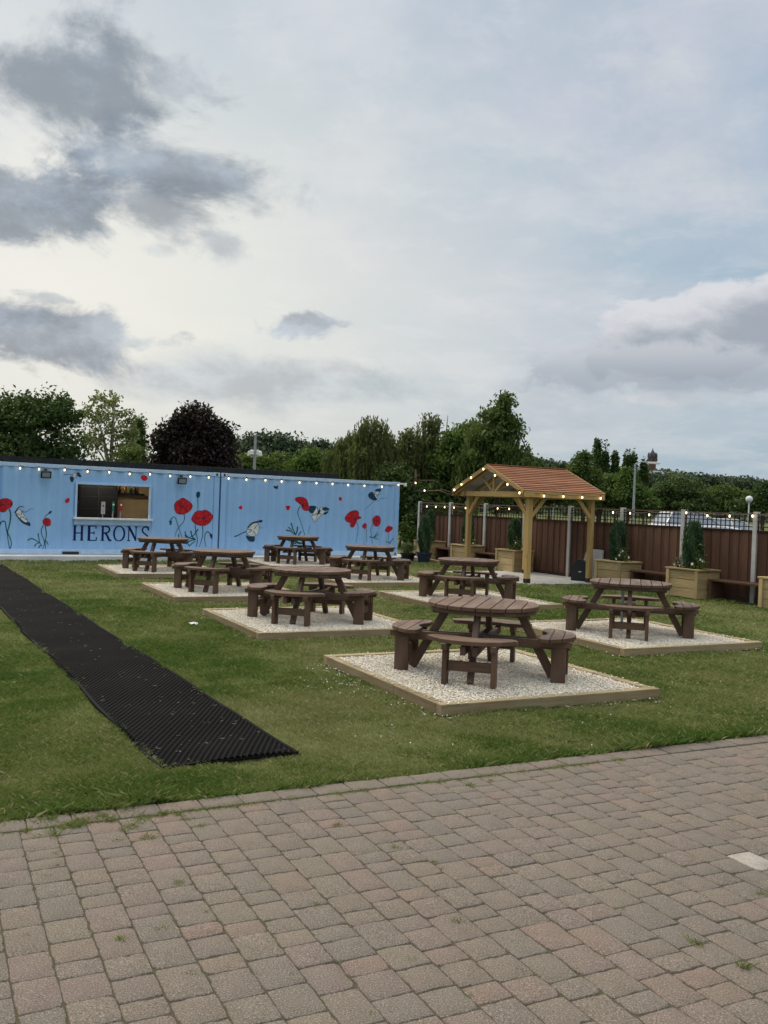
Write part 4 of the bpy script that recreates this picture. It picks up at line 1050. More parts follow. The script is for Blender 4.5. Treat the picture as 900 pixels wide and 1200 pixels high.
for i in range(-2, 7):
    p = pn if i == -2 else copy_tree(pn); q = gw((i+.5)*BAY, 0, 0); p.location = q; p.rotation_euler.z = F_ANG
    p['label'] = PANL[i]
for i in range(-1, 8):
    tag(fence_post(i), POSL[i], 'fence post', 'pale concrete posts of the board fence')
# ---------------------------------------------------------------- planters and benches
def planter():
    root = empty('timber_planter', label='x', cat='planter', group='timber planters along the fence')
    W_, D_, H_ = .92, .62, .635
    for sgn, nm in ((-1, 'side_boards'), (1, 'side_boards')):
        b = MB()
        for k in range(3): b.box((0, sgn*(D_/2-.022), .10+k*.195), (W_-.05, .04, .188))
        b.build('side_boards', M['planter_pine'], root, bevel=.005)
        b = MB()
        for k in range(3): b.box((sgn*(W_/2-.022), 0, .10+k*.195), (.04, D_-.005, .188))
        b.build('end_boards', M['planter_pine'], root, bevel=.005)
    for sx in (-1, 1):
        for sy in (-1, 1):
            b = MB(); b.box((sx*(W_/2+.0-.05), sy*(D_/2+.011), .295), (.09, .024, .59)); b.build('corner_post', M['planter_pine'], root, bevel=.004)
    b = MB()
    for s_ in (-1, 1): b.box((0, s_*(D_/2-.03), .613), (W_+.06, .115, .036)); b.box((s_*(W_/2-.03), 0, .6125), (.115, D_-.18, .035))
    b.build('coping', M['planter_pine'], root, bevel=.005)
    b = MB(); b.box((0, 0, .28), (W_-.1, D_-.1, .56)); b.build('soil', M['soil'], root)
    return root
PLU = [-1.65, .82, 3.17, 7.36, 9.75, 12.0]
PLLAB = ['timber planter cut by the view edge beyond the nearest bench', 'timber planter holding the tallest conifer and white flowers', 'timber planter touching the near post of the shelter', 'timber planter at the back of the shelter with one narrow conifer',
         'timber planter behind the far front post of the shelter', 'farthest timber planter behind the potted conifer']
pt = planter()
for i, u in enumerate(PLU):
    p = pt if i == 0 else copy_tree(pt); q = gw(u+.46, .42, 0); p.location = q; p.rotation_euler.z = F_ANG+(math.pi if i % 2 else 0); p['label'] = PLLAB[i]
def bench(u0, u1, lab):
    c = gw((u0+u1)/2, 0, 0); root = empty('fence_bench', c, F_ANG, label=lab, cat='bench', group='dark benches fixed between the planters')
    l = u1-u0-.03
    for k in range(3):
        b = MB(); b.box((0, .14+k*.145, .425), (l, .135, .04)); b.build('seat_board', M['fence_wood'], root, bevel=.004)
    for s_ in (-1, 1):
        b = MB(); b.box((s_*(l/2-.05), .285, .20), (.07, .40, .40)); b.build('support', M['fence_wood'], root)
bench(.82-.03-1.51, .79, 'dark bench board between the tallest conifer planter and the nearest planter')
bench(1.78, 3.14, 'dark bench board between the shelter side planter and the tall conifer planter')
bench(8.31, 9.72, 'dark bench board at the back between two planters behind the far shelter post')
bench(10.70, 11.97, 'farthest dark bench board between the last two planters')

# ---------------------------------------------------------------- shelter
sl = MB(); sl.box((0, 0, 0), (3.75, 2.72, .05), garden_frame(5.95, 1.38, .001)); sl.build('concrete_slab', M['concrete'], kind='structure')
pth = MB(); pth.beam(tuple(at(507.5, 656.5, 29.4)-Vector((0, 0, 0))), (*at(543, 664.6, 26.9).xy, .05), .12, .09)
tb = empty('timber_edging', label='long pale timber edging lying on the grass before the far planters', cat='edging')
pth = MB(); pa, pb = gw(12.0, .85, .04), gw(9.0, 1.25, .04); pth.beam(pa, pb, .14, .09); pth.build('board', M['planter_pine'], tb, bevel=.005)
U0, U1, O0, O1 = 4.36, 6.95, .68, 2.58        # post centres
gz = empty('wooden_shelter', gw(0, 0, 0), F_ANG, label='open pine shelter with red brown boarded roof and lit bulbs beside the fence', cat='shelter')
PT = 2.08
for u in (U0, U1):
    for o_ in (O0, O1):
        b = MB(); b.box((u, o_, .13+(PT-.13)/2), (.12, .12, PT-.13)); ps = b.build('post', M['pine'], gz, bevel=.006)
        b = MB(); b.box((u, o_, .082), (.125, .125, .10)); b.build('post_shoe', M['black_metal'], ps)
def gbeam(name, p0, p1, w, h, mat='pine', upv=(0, 0, 1), par=gz):
    b = MB(); b.beam(p0, p1, w, h, upv); return b.build(name, M[mat], par, bevel=.005)
for u in (U0, U1): gbeam('wall_plate', (u, .50, PT+.06), (u, 2.80, PT+.06), .10, .12)
EZ, RZ = 2.215, 2.835; UM = (U0+U1)/2+.02; UA, UB = 4.14, 7.24; OF, OB = 2.93, .47   # roof: eaves, ridge, verges
sl_ = (RZ-EZ)/(UM-UA)
for o_ in (O1+.13, O0):
    gbeam('tie_beam', (UA+.06, o_, PT+.055), (UB-.06, o_, PT+.055), .05, .13)
    gbeam('king_post', (UM, o_-.002, PT+.12), (UM, o_-.002, RZ-.06), .08, .045, upv=(0, 1, 0))
    for sg in (-1, 1):
        gbeam('strut', (UM+sg*.06, o_-.004, PT+.12), (UM+sg*.52, o_-.004, RZ-.52*sl_-.07), .07, .04, upv=(0, 1, 0))
for k in range(5):
    o_ = OB+.1+(OF-OB-.2)*k/4
    for ue in (UA, UB): gbeam('rafter', (UM, o_, RZ-.055), (ue, o_, EZ-.055), .045, .09)
gbeam('ridge_beam', (UM, OB+.02, RZ-.045), (UM, OF-.03, RZ-.045), .04, .12)
# knee braces
for o_ in (O0, O1):
    for u, sg in ((U0, 1), (U1, -1)):
        gbeam('knee_brace', (u+sg*.04, o_+.03, PT-.46), (u+sg*.46, o_+.03, PT+.02), .09, .045, upv=(0, 1, 0))
for u in (U0, U1):
    for o_, sg in ((O0, 1), (O1, -1)):
        gbeam('knee_brace', (u-.03, o_+sg*.04, PT-.46), (u-.03, o_+sg*.46, PT+.02), .09, .045, upv=(1, 0, 0))
# boarded roof, each course laps over the one below
def roof_slope(ue):
    b = MB(); n = 13; sg = 1 if ue > UM else -1
    dirv = Vector((ue-UM, 0, EZ-RZ)); ln = dirv.length; dirv.normalize(); nrm = Vector((-dirv.z*sg*sg, 0, dirv.x)) if sg > 0 else Vector((dirv.z, 0, -dirv.x))
    if nrm.z < 0: nrm = -nrm
    for k in range(n):
        a, c_ = ln*k/n-.012, ln*(k+1)/n+.022
        p = Vector((UM, 0, RZ))+dirv*a; q = Vector((UM, 0, RZ))+dirv*c_
        P0, Q0 = p+nrm*.006, q+nrm*.030; th = .016
        cut = random.uniform(.8, 1.8)
        for (oa, ob) in ((OB, OB+cut), (OB+cut+.002, OF)):
            c8 = [Vector((P0.x, oa, P0.z)), Vector((Q0.x, oa, Q0.z)), Vector((Q0.x, ob, Q0.z)), Vector((P0.x, ob, P0.z))]
            low = [v-nrm*(th*.4 if i in (0, 3) else th) for i, v in enumerate(c8)]
            co = [(oa, 0, 0), (oa, .12, 0), (ob, .12, 0), (ob, 0, 0)]*2
            if sg < 0: low = [low[i] for i in (3, 2, 1, 0)]; c8 = [c8[i] for i in (3, 2, 1, 0)]; co = [co[i] for i in (3, 2, 1, 0)]*2
            b.hexa(low+c8, 0, None, 0, lambda i: co[i])
    rs = b.build('roof_boards', M['roof_wood'], gz)
    b = MB(); p = Vector((UM, 0, RZ-.004)); q = Vector((ue, 0, EZ-.004))
    f = [(p.x, OB+.01, p.z), (q.x, OB+.01, q.z), (q.x, OF-.01, q.z), (p.x, OF-.01, p.z)]
    b.face(f if sg > 0 else f[::-1]); b.build('roof_lining', M['under_roof'], gz)
roof_slope(UA); roof_slope(UB)
gbeam('ridge_cap', (UM, OB, RZ+.03), (UM, OF, RZ+.03), .10, .02, 'roof_wood')
for ue in (UA, UB):
    gbeam('fascia', (ue+(.012 if ue > UM else -.012), OB, EZ-.068), (ue+(.012 if ue > UM else -.012), OF, EZ-.068), .022, .15)
    gbeam('barge_board', (UM, OF+.012, RZ-.02), (ue, OF+.012, EZ-.02), .10, .022, upv=(0, 1, 0))
    gbeam('barge_board', (UM, OB-.012, RZ-.02), (ue, OB-.012, EZ-.02), .10, .022, upv=(0, 1, 0))
gb_ = [(7.05, 2.215), (6.72, 2.36), (6.29, 2.53), (5.75, 2.74), (5.24, 2.58), (4.71, 2.36), (4.22, 2.16)]
ge_ = [(2.40, 2.12), (1.82, 2.13), (1.24, 2.13), (.66, 2.13)]
pts = [gw(u, OF+.07, z) for u, z in gb_] + [gw(UA-.08, o_, z-.01) for o_, z in ge_]
festoon('shelter_string_lights', 'string of lit bulbs around the gable and eaves of the wooden shelter', pts, None, .85)

# under the shelter
sp = empty('speaker', gw(4.88, .50, .026), F_ANG+R(42), label='black arched speaker with a small white badge on the concrete slab', cat='speaker')
b = MB(); Wd, Hh = .44, .53
prof = [(-Wd/2, 0), (Wd/2, 0), (Wd/2, Hh-.24)] + [(Wd/2*math.cos(a), Hh-.24+.24*math.sin(a)) for a in [math.pi*k/10 for k in range(1, 10)]] + [(-Wd/2, Hh-.24)]
Fp = Matrix(((1, 0, 0, 0), (0, 0, 1, 0), (0, 1, 0, 0), (0, 0, 0, 1)))
Fp = Matrix.Rotation(R(90), 4, 'X')
b.prism(prof, -.12, .12, Fp); b.build('cabinet', M['black_plastic'], sp, bevel=.012)
b = MB(); pr2 = [(x*.86, .03+z*.9) for x, z in prof]; b.prism(pr2, -.128, -.118, Fp); b.build('grille', M['black_metal'], sp)
b = MB(); b.box((0, .131, .23), (.07, .005, .025)); b.build('badge', M['white_paint'], sp)
pnl = empty('grey_panel', gw(4.82, .15, .026), F_ANG, label='pale grey tapered board leaning on the fence behind the black speaker', cat='panel')
b = MB(); Fl = Matrix.Translation((0, 0, 0)) @ Matrix.Rotation(R(4), 4, 'X') @ Matrix.Rotation(R(90), 4, 'X')
b.prism([(-.31, 0), (.55, 0), (.30, .80), (-.31, .80)], -.02, .02, Fl); b.build('board', M['concrete'], pnl, bevel=.006)
b = MB(); b.beam((.0, -.06, .5), (0, -.2, .03), .06, .03); b.build('prop', M['planter_pine'], pnl)
# ---------------------------------------------------------------- vegetation
def leaves(centres, size, aspect=.5, updown=0., jitter=.35, rnd=None, hang=None):
    """one bent quad per centre (n,3); returns V, F, rnd"""
    n = len(centres); d = rng.normal(0, 1, (n, 3)); d[:, 2] *= (1-updown)
    if hang is not None: d = d*.35 + np.array([0, 0, -1.])*hang
    d /= np.linalg.norm(d, axis=1, keepdims=True)+1e-9
    e = np.cross(d, rng.normal(0, 1, (n, 3))); e /= np.linalg.norm(e, axis=1, keepdims=True)+1e-9
    sz = size*rng.uniform(1-jitter, 1+jitter, (n, 1)); L_ = d*sz/2; W_ = e*sz*aspect/2
    nn = np.cross(d, e)*sz*.12
    V = np.stack([centres-L_, centres+W_*1.0+nn-L_*.1, centres+L_, centres-W_+nn-L_*.1], 1).reshape(-1, 3)
    F_ = np.arange(4*n).reshape(n, 4)
    return V, F_, (rng.random(n) if rnd is None else rnd)
def crown_points(lobes, nclump, per, rc, shell=.55, sq=.75):
    """lobes: (x, y, z, rx, ry, rz); clumps sit mostly near the lobe surfaces"""
    w = np.array([l[3]*l[4]+l[3]*l[5] for l in lobes]); w = w/w.sum()
    li = rng.choice(len(lobes), nclump, p=w); Lb = np.array(lobes)[li]; Lb[:, 3:] = np.maximum(Lb[:, 3:]-.55*rc, Lb[:, 3:]*.35)
    d = rng.normal(0, 1, (nclump, 3)); d /= np.linalg.norm(d, axis=1, keepdims=True)
    r = (shell + (1-shell)*rng.random((nclump, 1))**.6)*.93; r[rng.random(nclump) < .10] *= 1.12
    ph_ = (li*1.7)[:, None]; r = r*(1+.16*np.sin(d[:, :1]*5+ph_)*np.cos(d[:, 2:]*4.3+ph_*2)+.10*np.sin(d[:, 1:2]*9+ph_))
    c = Lb[:, :3] + d*r*Lb[:, 3:]
    cr_ = rc*rng.uniform(.4, 1.25, nclump); cv_ = rng.random(nclump)
    k = np.repeat(np.arange(nclump), per)
    o = rng.normal(0, 1, (len(k), 3)); o /= np.linalg.norm(o, axis=1, keepdims=True); o *= rng.random((len(k), 1))**.45*.95; o[:, 2] *= sq
    P = c[k] + o*cr_[k][:, None]; P[:, 2] -= .18*cr_[k]*(o[:, 0]**2+o[:, 1]**2)
    rn = np.clip(cv_[k]*.7 + rng.random(len(k))*.3, 0, 1)
    return P, rn, c
def tree(name, label, base, lobes, mat, nclump, per, rc, leaf, bark='bark', trunk=.22, cat='tree', group=None, shell=.5, limbs=9, aspect=.55, hang=None, lean=(0, 0), sq=.75):
    root = empty(name, base, label=label, cat=cat, group=group)
    P, rn, c = crown_points(lobes, nclump, per, rc, shell, sq)
    V, F_, q = leaves(P, leaf, aspect, rnd=rn, hang=hang)
    soup('crown', V, F_, q, M[mat], root)
    b = MB(); top = max(l[2]+l[5]*.5 for l in lobes); n = 7
    pts = [(lean[0]*k/n+math.sin(k*1.3)*.04*top/8, lean[1]*k/n+math.cos(k*1.7)*.04*top/8, top*k/n) for k in range(n+1)]
    b.tube(pts, [trunk*(1-.85*k/n) for k in range(n+1)], 8)
    for i in range(limbs):
        k = random.randint(2, n-1); p = Vector(pts[k]); t = Vector(c[random.randrange(len(c))]); 
        if t.z < p.z*.7: t.z = p.z*.9
        mid = p.lerp(t, .5) + Vector((0, 0, .10*(t-p).length)); r0 = trunk*(1-.85*k/n)*.6
        b.tube([p, mid, t], [r0, r0*.6, r0*.2], 5)
    b.build('trunk', M[bark], root, smooth=True)
    return root
def lobes_px(base, Y, items, dy=1.):
    """crown lobes given as photo ellipses (x, y, half width, half height) at distance Y"""
    out = []
    for (x, y, hw, hh) in items:
        p = at(x, y, Y)-Vector(base); s_ = Y/FPX; out.append((p.x, p.y+random.uniform(-.3, .3)*hw*s_*dy, p.z, hw*s_, hw*s_*dy, hh*s_))
    return out
def base_px(x, Y):
    p = at(x, 600, Y); return (p.x, p.y, terrain_z(p.x, p.y))
def T(name, label, x, Y, items, mat, nclump, per, rc, leaf, **k):
    b = base_px(x, Y); return tree(name, label, b, lobes_px(b, Y, items), mat, nclump, per, rc, leaf, **k)
T('broadleaf_tree', 'dark green broad tree at the edge of the view behind the hatch container', 35, 40, [(-30, 498, 58, 48), (15, 487, 45, 36), (64, 486, 36, 36), (20, 530, 60, 40), (75, 525, 30, 38), (-10, 560, 80, 40), (60, 560, 50, 35)], 'leaf_dark', 620, 46, .75, .20, trunk=.25)
T('pale_tree', 'airy pale yellow green tree with sky showing between its branches', 128, 46, [(128, 488, 40, 32), (108, 505, 24, 36), (150, 500, 22, 30), (125, 525, 42, 30), (150, 545, 30, 25), (128, 468, 24, 12)], 'leaf_pale', 150, 20, .55, .19, bark='bark_pale', trunk=.16, shell=.3, limbs=26)
T('conifer_tree', 'small dark pointed tree rising between the pale tree and the purple one', 163, 60, [(163, 500, 7, 14), (163, 520, 11, 22)], 'leaf_dark', 60, 40, .6, .22)
T('purple_tree', 'dense dark purple copper beech tree rising behind the containers', 228, 40, [(226, 498, 32, 29), (200, 515, 27, 26), (253, 512, 26, 28), (228, 530, 52, 34), (200, 550, 32, 28), (258, 548, 27, 30), (228, 486, 20, 16)], 'leaf_purple', 560, 48, .65, .19, trunk=.25)
T('green_tree', 'mid green tree low between the pale tree and the purple tree', 160, 42, [(155, 540, 24, 26), (170, 550, 26, 20), (110, 555, 40, 20)], 'leaf_green', 180, 40, .6, .18)
far = [(322, 122, 108, [(322, 519, 38, 15), (300, 524, 20, 12), (345, 526, 24, 12), (320, 532, 50, 14)]), (286, 130, 0, [(284, 524, 18, 12), (286, 536, 24, 14)]),
       (378, 150, 0, [(376, 524, 18, 10), (372, 535, 30, 13)]), (402, 150, 0, [(405, 526, 18, 9), (402, 536, 26, 13)]), (355, 140, 0, [(356, 532, 22, 12)])]
FARL = ['tallest rounded tree of the far row, right of the white lamp cluster', 'far tree low beside the foot of the purple tree', 'far tree in the middle of the row between lamp mast and willow', 'far tree partly behind the willow edge', 'far low tree just right of the tallest rounded one']
for (x, Y, _, it), lab in zip(far, FARL): T('distant_tree', lab, x, Y, it+[(x, 552, 30, 14)], 'leaf_far', 190, 40, 2.0, .62, group='far trees beyond the containers', trunk=.4)
for x, lab, it in ((-150, 'dark green tree farther out beyond the mat end of the containers', [(-150, 500, 70, 50), (-110, 530, 50, 40)]), (-330, 'second dark tree out beyond the mat end of the containers', [(-330, 490, 80, 55), (-390, 530, 60, 40)])):
    T('broadleaf_tree', lab, x, 46, it+[(x, 555, 80, 30)], 'leaf_dark', 260, 40, .9, .26)
SH = [(300, 62, [(300, 545, 26, 16), (285, 552, 18, 12)], 'leaf_green', 'dull green bush low behind the containers under the lamp mast'), (333, 66, [(330, 542, 20, 13), (345, 548, 22, 12)], 'leaf_green', 'mid green bush behind the containers right of the lamp mast'),
      (367, 64, [(366, 538, 17, 14), (360, 550, 26, 12)], 'leaf_bright', 'bright green bush behind the container at the near side of the willow')]
for x, Y, it, mt, lab in SH: T('bush', lab, x, Y, it, mt, 130, 40, .9, .3, trunk=.12, cat='bush', group='bushes behind the containers')

def willow(name, label, x, Y, items, nstr, mat='leaf_willow', leaf=.15, bark='bark', strand=(1.2, 3.4), trunk=.22, lean=(0, 0), low=.6, extra=None):
    b0 = base_px(x, Y); root = empty(name, b0, label=label, cat='tree')
    lobes = lobes_px(b0, Y, items); P, rn = [], []
    _, _, c = crown_points(lobes, nstr, 1, .3, .55)
    for k in range(nstr):
        p = c[k]; ln = random.uniform(*strand); ln = min(ln, max(.5, p[2]-low)); m_ = int(ln/.075)
        t = np.linspace(0, 1, m_)[:, None]; dr = np.array([random.gauss(0, .10), random.gauss(0, .10), -1.])
        seg = p[None] + dr[None]*t*ln + rng.normal(0, .035, (m_, 3)); seg[:, :2] += (p[:2]*.06)[None]*np.sqrt(t)
        P.append(seg); rn.append(np.clip(rng.random()*.75+rng.random(m_)*.25, 0, 1))
    P = np.concatenate(P); rn = np.concatenate(rn)
    V, F_, q = leaves(P, leaf*1.35, .26, rnd=rn, hang=1.6)
    if extra:
        P2, r2, _ = crown_points(lobes, extra, 34, .55, .2); V2, F2, q2 = leaves(P2, leaf*1.1, .5, rnd=r2)
        V, F_, q = np.concatenate([V, V2]), np.concatenate([F_, F2+len(V)]), np.concatenate([q, q2])
    soup('crown', V, F_, q, M[mat], root)
    b = MB(); top = max(l[2]+l[5]*.6 for l in lobes); n = 7
    pts = [(lean[0]*k/n+math.sin(k*1.3)*.1, lean[1]*k/n, top*k/n) for k in range(n+1)]
    b.tube(pts, [trunk*(1-.85*k/n) for k in range(n+1)], 8)
    for i in range(12):
        k = random.randint(2, n-1); p = Vector(pts[k]); t_ = Vector(c[random.randrange(len(c))])
        b.tube([p, p.lerp(t_, .5)+Vector((0, 0, .3)), t_], [.06, .035, .012], 5)
    b.build('trunk', M[bark], root, smooth=True)
willow('willow_tree', 'weeping willow with hanging grey green strands behind the container end', 425, 40, [(437, 505, 28, 22), (412, 520, 26, 20), (395, 535, 22, 16), (455, 522, 16, 22), (428, 535, 42, 22)], 760, strand=(1.6, 4.0), extra=50)
willow('birch_tree', 'weeping birch with a leaning pale trunk between the willow and the tallest tree', 500, 41, [(505, 495, 20, 15), (482, 515, 22, 18), (498, 525, 30, 24), (480, 545, 30, 28), (515, 545, 26, 28)], 620, leaf=.14, bark='bark_pale', strand=(1.1, 3.2), lean=(.75, 0), trunk=.13, extra=60)
willow('tall_tree', 'tallest bright green tree with drooping sprays behind the shelter', 580, 38, [(592, 468, 13, 18), (580, 488, 22, 18), (600, 500, 18, 22), (572, 510, 30, 22), (590, 530, 36, 26), (560, 540, 34, 26), (605, 548, 30, 24)], 560, mat='leaf_green', leaf=.16, strand=(.5, 1.5), extra=330, trunk=.2)
T('leafy_tree', 'bushy mid green tree between the birch and the tallest tree', 540, 40, [(535, 518, 24, 22), (550, 505, 18, 18), (528, 545, 32, 28), (560, 560, 40, 30), (520, 580, 44, 26)], 'leaf_bright', 380, 44, .6, .17)
T('low_tree', 'dark low tree behind the far end of the fence next to the container', 485, 37, [(480, 585, 26, 24), (500, 600, 26, 24), (462, 560, 26, 22), (520, 605, 40, 20)], 'leaf_dark', 260, 44, .55, .17)
T('shelter_tree', 'green tree rising just behind the shelter roof ridge', 625, 44, [(615, 545, 24, 20), (636, 556, 26, 18), (650, 575, 40, 20), (600, 580, 50, 26)], 'leaf_dark', 300, 44, .65, .19)
RT_ = [(643, 78, [(640, 548, 30, 11), (665, 553, 24, 11), (650, 566, 40, 14)], 'leaf_far', 'dark tree crown line showing just above the shelter roof'),
       (683, 56, [(684, 537, 11, 10), (678, 550, 17, 14), (690, 560, 20, 16), (684, 580, 24, 18)], 'leaf_green', 'light green feathery tree left of the tall poplars'),
       (702, 60, [(700, 575, 26, 22), (715, 568, 20, 16), (725, 585, 26, 16)], 'leaf_green', 'mid green tree in front of the feet of the poplars'),
       (735, 58, [(737, 560, 14, 16), (740, 580, 26, 20), (755, 590, 20, 14)], 'leaf_bright', 'brighter bush around the foot of the tall street lamp'),
       (793, 62, [(795, 573, 34, 20), (775, 585, 24, 18), (815, 585, 26, 18), (795, 592, 46, 14)], 'leaf_dark', 'big rounded dark green tree beyond the fence under the tower'),
       (845, 84, [(845, 580, 26, 14), (865, 585, 26, 13), (830, 590, 30, 12)], 'leaf_green', 'pale green tree left of the white globe lamp'),
       (893, 70, [(898, 578, 20, 20), (880, 592, 26, 12), (925, 580, 30, 22)], 'leaf_dark', 'dark tree behind the white globe lamp at the view edge'),
       (690, 110, [(700, 560, 40, 14), (740, 558, 30, 10)], 'leaf_far', 'far woodland tree behind the poplars'),
       (770, 130, [(765, 563, 30, 11), (820, 566, 40, 12), (860, 568, 40, 12)], 'leaf_far', 'far low tree belt at the foot of the hill')]
for x, Y, it, mt, lab in RT_:
    T('roadside_tree', lab, x, Y, it, mt, 420, 36, .0095*Y, .0034*Y, group='trees beyond the fence', trunk=.2)
for i, (x, y, hw, hh, lab) in enumerate([(700, 540, 5.5, 28, 'tallest dark poplar, first of the poplar row'), (709, 546, 4.5, 26, 'second dark poplar, close against the tallest one'), (720.5, 552, 4.5, 24, 'third dark poplar in the middle of the row'), (735, 552, 5, 23, 'fourth poplar, standing left of the street lamp'), (742, 552, 4, 22, 'fifth poplar, right behind the street lamp pole'), (754, 556, 5, 20, 'last and lowest poplar, beneath the street lamp arm')]):
    T('poplar_tree', lab, x, 75, [(x, y, hw, hh), (x+.8, y+16, hw*1.15, hh*.9)], 'leaf_dark', 150, 36, .36, .24, group='dark poplars beyond the fence', trunk=.12, shell=.25, sq=1.6)
# bright lawn side shrubs seen between the container and the fence
for x, Y, it, mt, lab in [(478, 36.5, [(478, 622, 14, 16), (484, 610, 10, 14)], 'leaf_green', 'green shrub in the gap between container and fence'), (470, 38, [(464, 600, 14, 22)], 'leaf_dark', 'dark shrub close behind the container end')]:
    T('shrub', lab, x, Y, it, mt, 90, 44, .35, .12, trunk=.05, cat='shrub')

# wooded hill and its tower
def ridge(x):
    pts = [(-400, 590), (200, 575), (560, 556), (640, 546), (700, 543), (760, 544), (800, 547), (835, 551), (870, 555), (905, 559), (1000, 570), (1150, 588), (1500, 612)]
    for (a, b_) in zip(pts, pts[1:]):
        if a[0] <= x <= b_[0]: return a[1]+(b_[1]-a[1])*(x-a[0])/(b_[0]-a[0])
    return 600
YR = 620.
hx = list(range(-400, 1501, 38)); rows_ = [0, .06, .25, .5, .75, .9, 1.0, 1.15, 1.6]
V = []; F_ = []
def hill_z(t):
    return max(0., min(1., t))
for t in rows_:
    for x in hx:
        top = at(x, ridge(x), YR); Yv = 190+(YR-190)*t; X_ = top.x/YR*Yv
        k = t if t <= 1 else max(0, 1-(t-1)*.8)
        V.append((X_, Yv, -.8+(top.z-12)*math.sin(k*math.pi/2)**1.2))
nx = len(hx)
F_ = [(j*nx+i, j*nx+i+1, (j+1)*nx+i+1, (j+1)*nx+i) for j in range(len(rows_)-1) for i in range(nx-1)]
M['hill'] = plain('hill_ground', (.035, .055, .022), .95, .1)
soup('hill', V, F_, np.zeros(len(F_)), M['hill'], kind='structure')
HV, HF_, HR = [], [], []; c = 0
for i in range(2600):
    x = random.uniform(520, 1080) if i % 5 else random.uniform(-380, 520); t = random.random()**.7 if i % 4 else random.uniform(.9, 1.03)
    top = at(x, ridge(x), YR); Yv = 190+(YR-190)*t; X_ = top.x/YR*Yv
    z = -.8+(top.z-12)*math.sin(min(1, t)*math.pi/2)**1.2; r = random.uniform(3, 5.6)*(.55+.45*t); h = r*random.uniform(.9, 1.3)
    n_ = 80; d = rng.normal(0, 1, (n_, 3)); d[:, 2] = np.abs(d[:, 2])*.9-.15; d /= np.linalg.norm(d, axis=1, keepdims=True)
    P = np.array([X_, Yv, z+r*.35])+d*np.array([r, r, h])*rng.uniform(.75, 1.05, (n_, 1))
    v_, f_, q = leaves(P, r*.34, .8, rnd=np.clip(random.random()*.7+rng.random(n_)*.3, 0, 1))
    HV.append(v_); HF_.append(f_+c); HR.append(q); c += len(v_)
soup('woodland', np.concatenate(HV), np.concatenate(HF_), np.concatenate(HR), M['leaf_far'], kind='stuff')
tp = at(764, 551, 560); tw = empty('water_tower', (tp.x, tp.y, tp.z-14), label='distant brick tower with a dark pointed roof on the wooded hill', cat='tower')
M['brick_far'] = plain('tower_brick', (.16, .085, .065), .9, .1, .2, .5); M['slate'] = plain('slate', (.05, .055, .065), .7)
b = MB(); b.lathe([(2.3, 0), (2.3, 18.5), (2.8, 19), (2.8, 22.2)], 12); b.build('shaft', M['brick_far'], tw)
b = MB(); b.lathe([(3.0, 22.2), (2.2, 23.8), (.9, 25.4), (.35, 26.4), (.05, 27.8)], 12); b.build('roof', M['slate'], tw)
for k in range(6):
    a = k*math.pi/3; b = MB(); b.lathe([(.5, 21.5), (.5, 23.2), (.06, 25.0)], 8, Matrix.Translation((2.6*math.cos(a), 2.6*math.sin(a), 0))); b.build('turret', M['slate'], tw)
for k in range(6):
    a = k*math.pi/3+.5; b = MB(); b.box((2.81*math.cos(a), 2.81*math.sin(a), 20.4), (.5, .5, 1.6)); b.build('window', M['black_metal'], tw)
hp = at(766, 556, 420); hs = empty('hill_house', (hp.x, hp.y, hp.z-3.5), R(10), label='pale roofed house among the trees below the tower', cat='house')
b = MB(); b.box((0, 0, 1.6), (8, 6, 3.2)); b.build('wall', plain('house_wall', (.30, .25, .20), .9), hs)
b = MB(); b.prism([(-3.4, 3.2), (3.4, 3.2), (0, 5.2)], -4.3, 4.3, Matrix.Rotation(R(90), 4, 'Z') @ Matrix.Rotation(R(90), 4, 'X')); b.build('roof', plain('house_roof', (.26, .27, .29), .8), hs)

# lamps
def street_lamp(x, y, Y, lab, arm):
    b0 = base_px(x, Y); p = at(x, y, Y); h = p.z-b0[2]; root = empty('street_lamp', b0, label=lab, cat='street lamp', group='street lamps beyond the fence')
    px_ = p.x-b0[0]; root.location.x = p.x
    b = MB(); b.tube([(0, 0, 0), (0, 0, h*.3), (0, 0, h)], [.10, .075, .05], 8); b.build('pole', M['grey_metal'], root)
    if arm: b = MB(); b.tube([(0, 0, h-.02), (arm*.4, 0, h+.12), (arm, 0, h+.10)], .04, 6); b.build('arm', M['grey_metal'], root)
    b = MB(); b.box((arm+.25, 0, h+.08), (.7, .22, .12)); b.build('lamp_head', M['white_paint'], root, bevel=.02)
street_lamp(744.5, 543.5, 50, 'tall grey street lamp whose arm points toward the tower', .75)
street_lamp(651, 541, 90, 'small far lamp post showing just above the shelter roof', -1.2)
b0 = base_px(877.5, 42); p = at(878, 585, 42); gl = empty('globe_lamp', (p.x, b0[1], b0[2]), label='white globe lamp on a thin pole beyond the fence', cat='lamp')
b = MB(); h = p.z-b0[2]; b.tube([(0, 0, 0), (0, 0, h-.1)], .035, 8); b.build('pole', M['white_paint'], gl)
b = MB(); b.lathe([(.16*math.sin(a), h-.16*math.cos(a)) for a in [math.pi*k/8+.001 for k in range(9)]], 14); b.build('globe', M['white_paint'], gl, smooth=True)
b0 = base_px(299, 50); p = at(299.5, 510, 50); ms = empty('lamp_mast', (p.x, b0[1], b0[2]), label='grey mast with a cluster of white lamp heads behind the containers', cat='lamp mast')
h = p.z-b0[2]; hc = at(299, 531, 50).z-b0[2]
b = MB(); b.tube([(0, 0, 0), (0, 0, h)], [.10, .07], 8); b.build('pole', M['grey_metal'], ms)
b = MB(); b.box((0, 0, h), (.5, .08, .05)); b.build('crossbar', M['grey_metal'], ms)
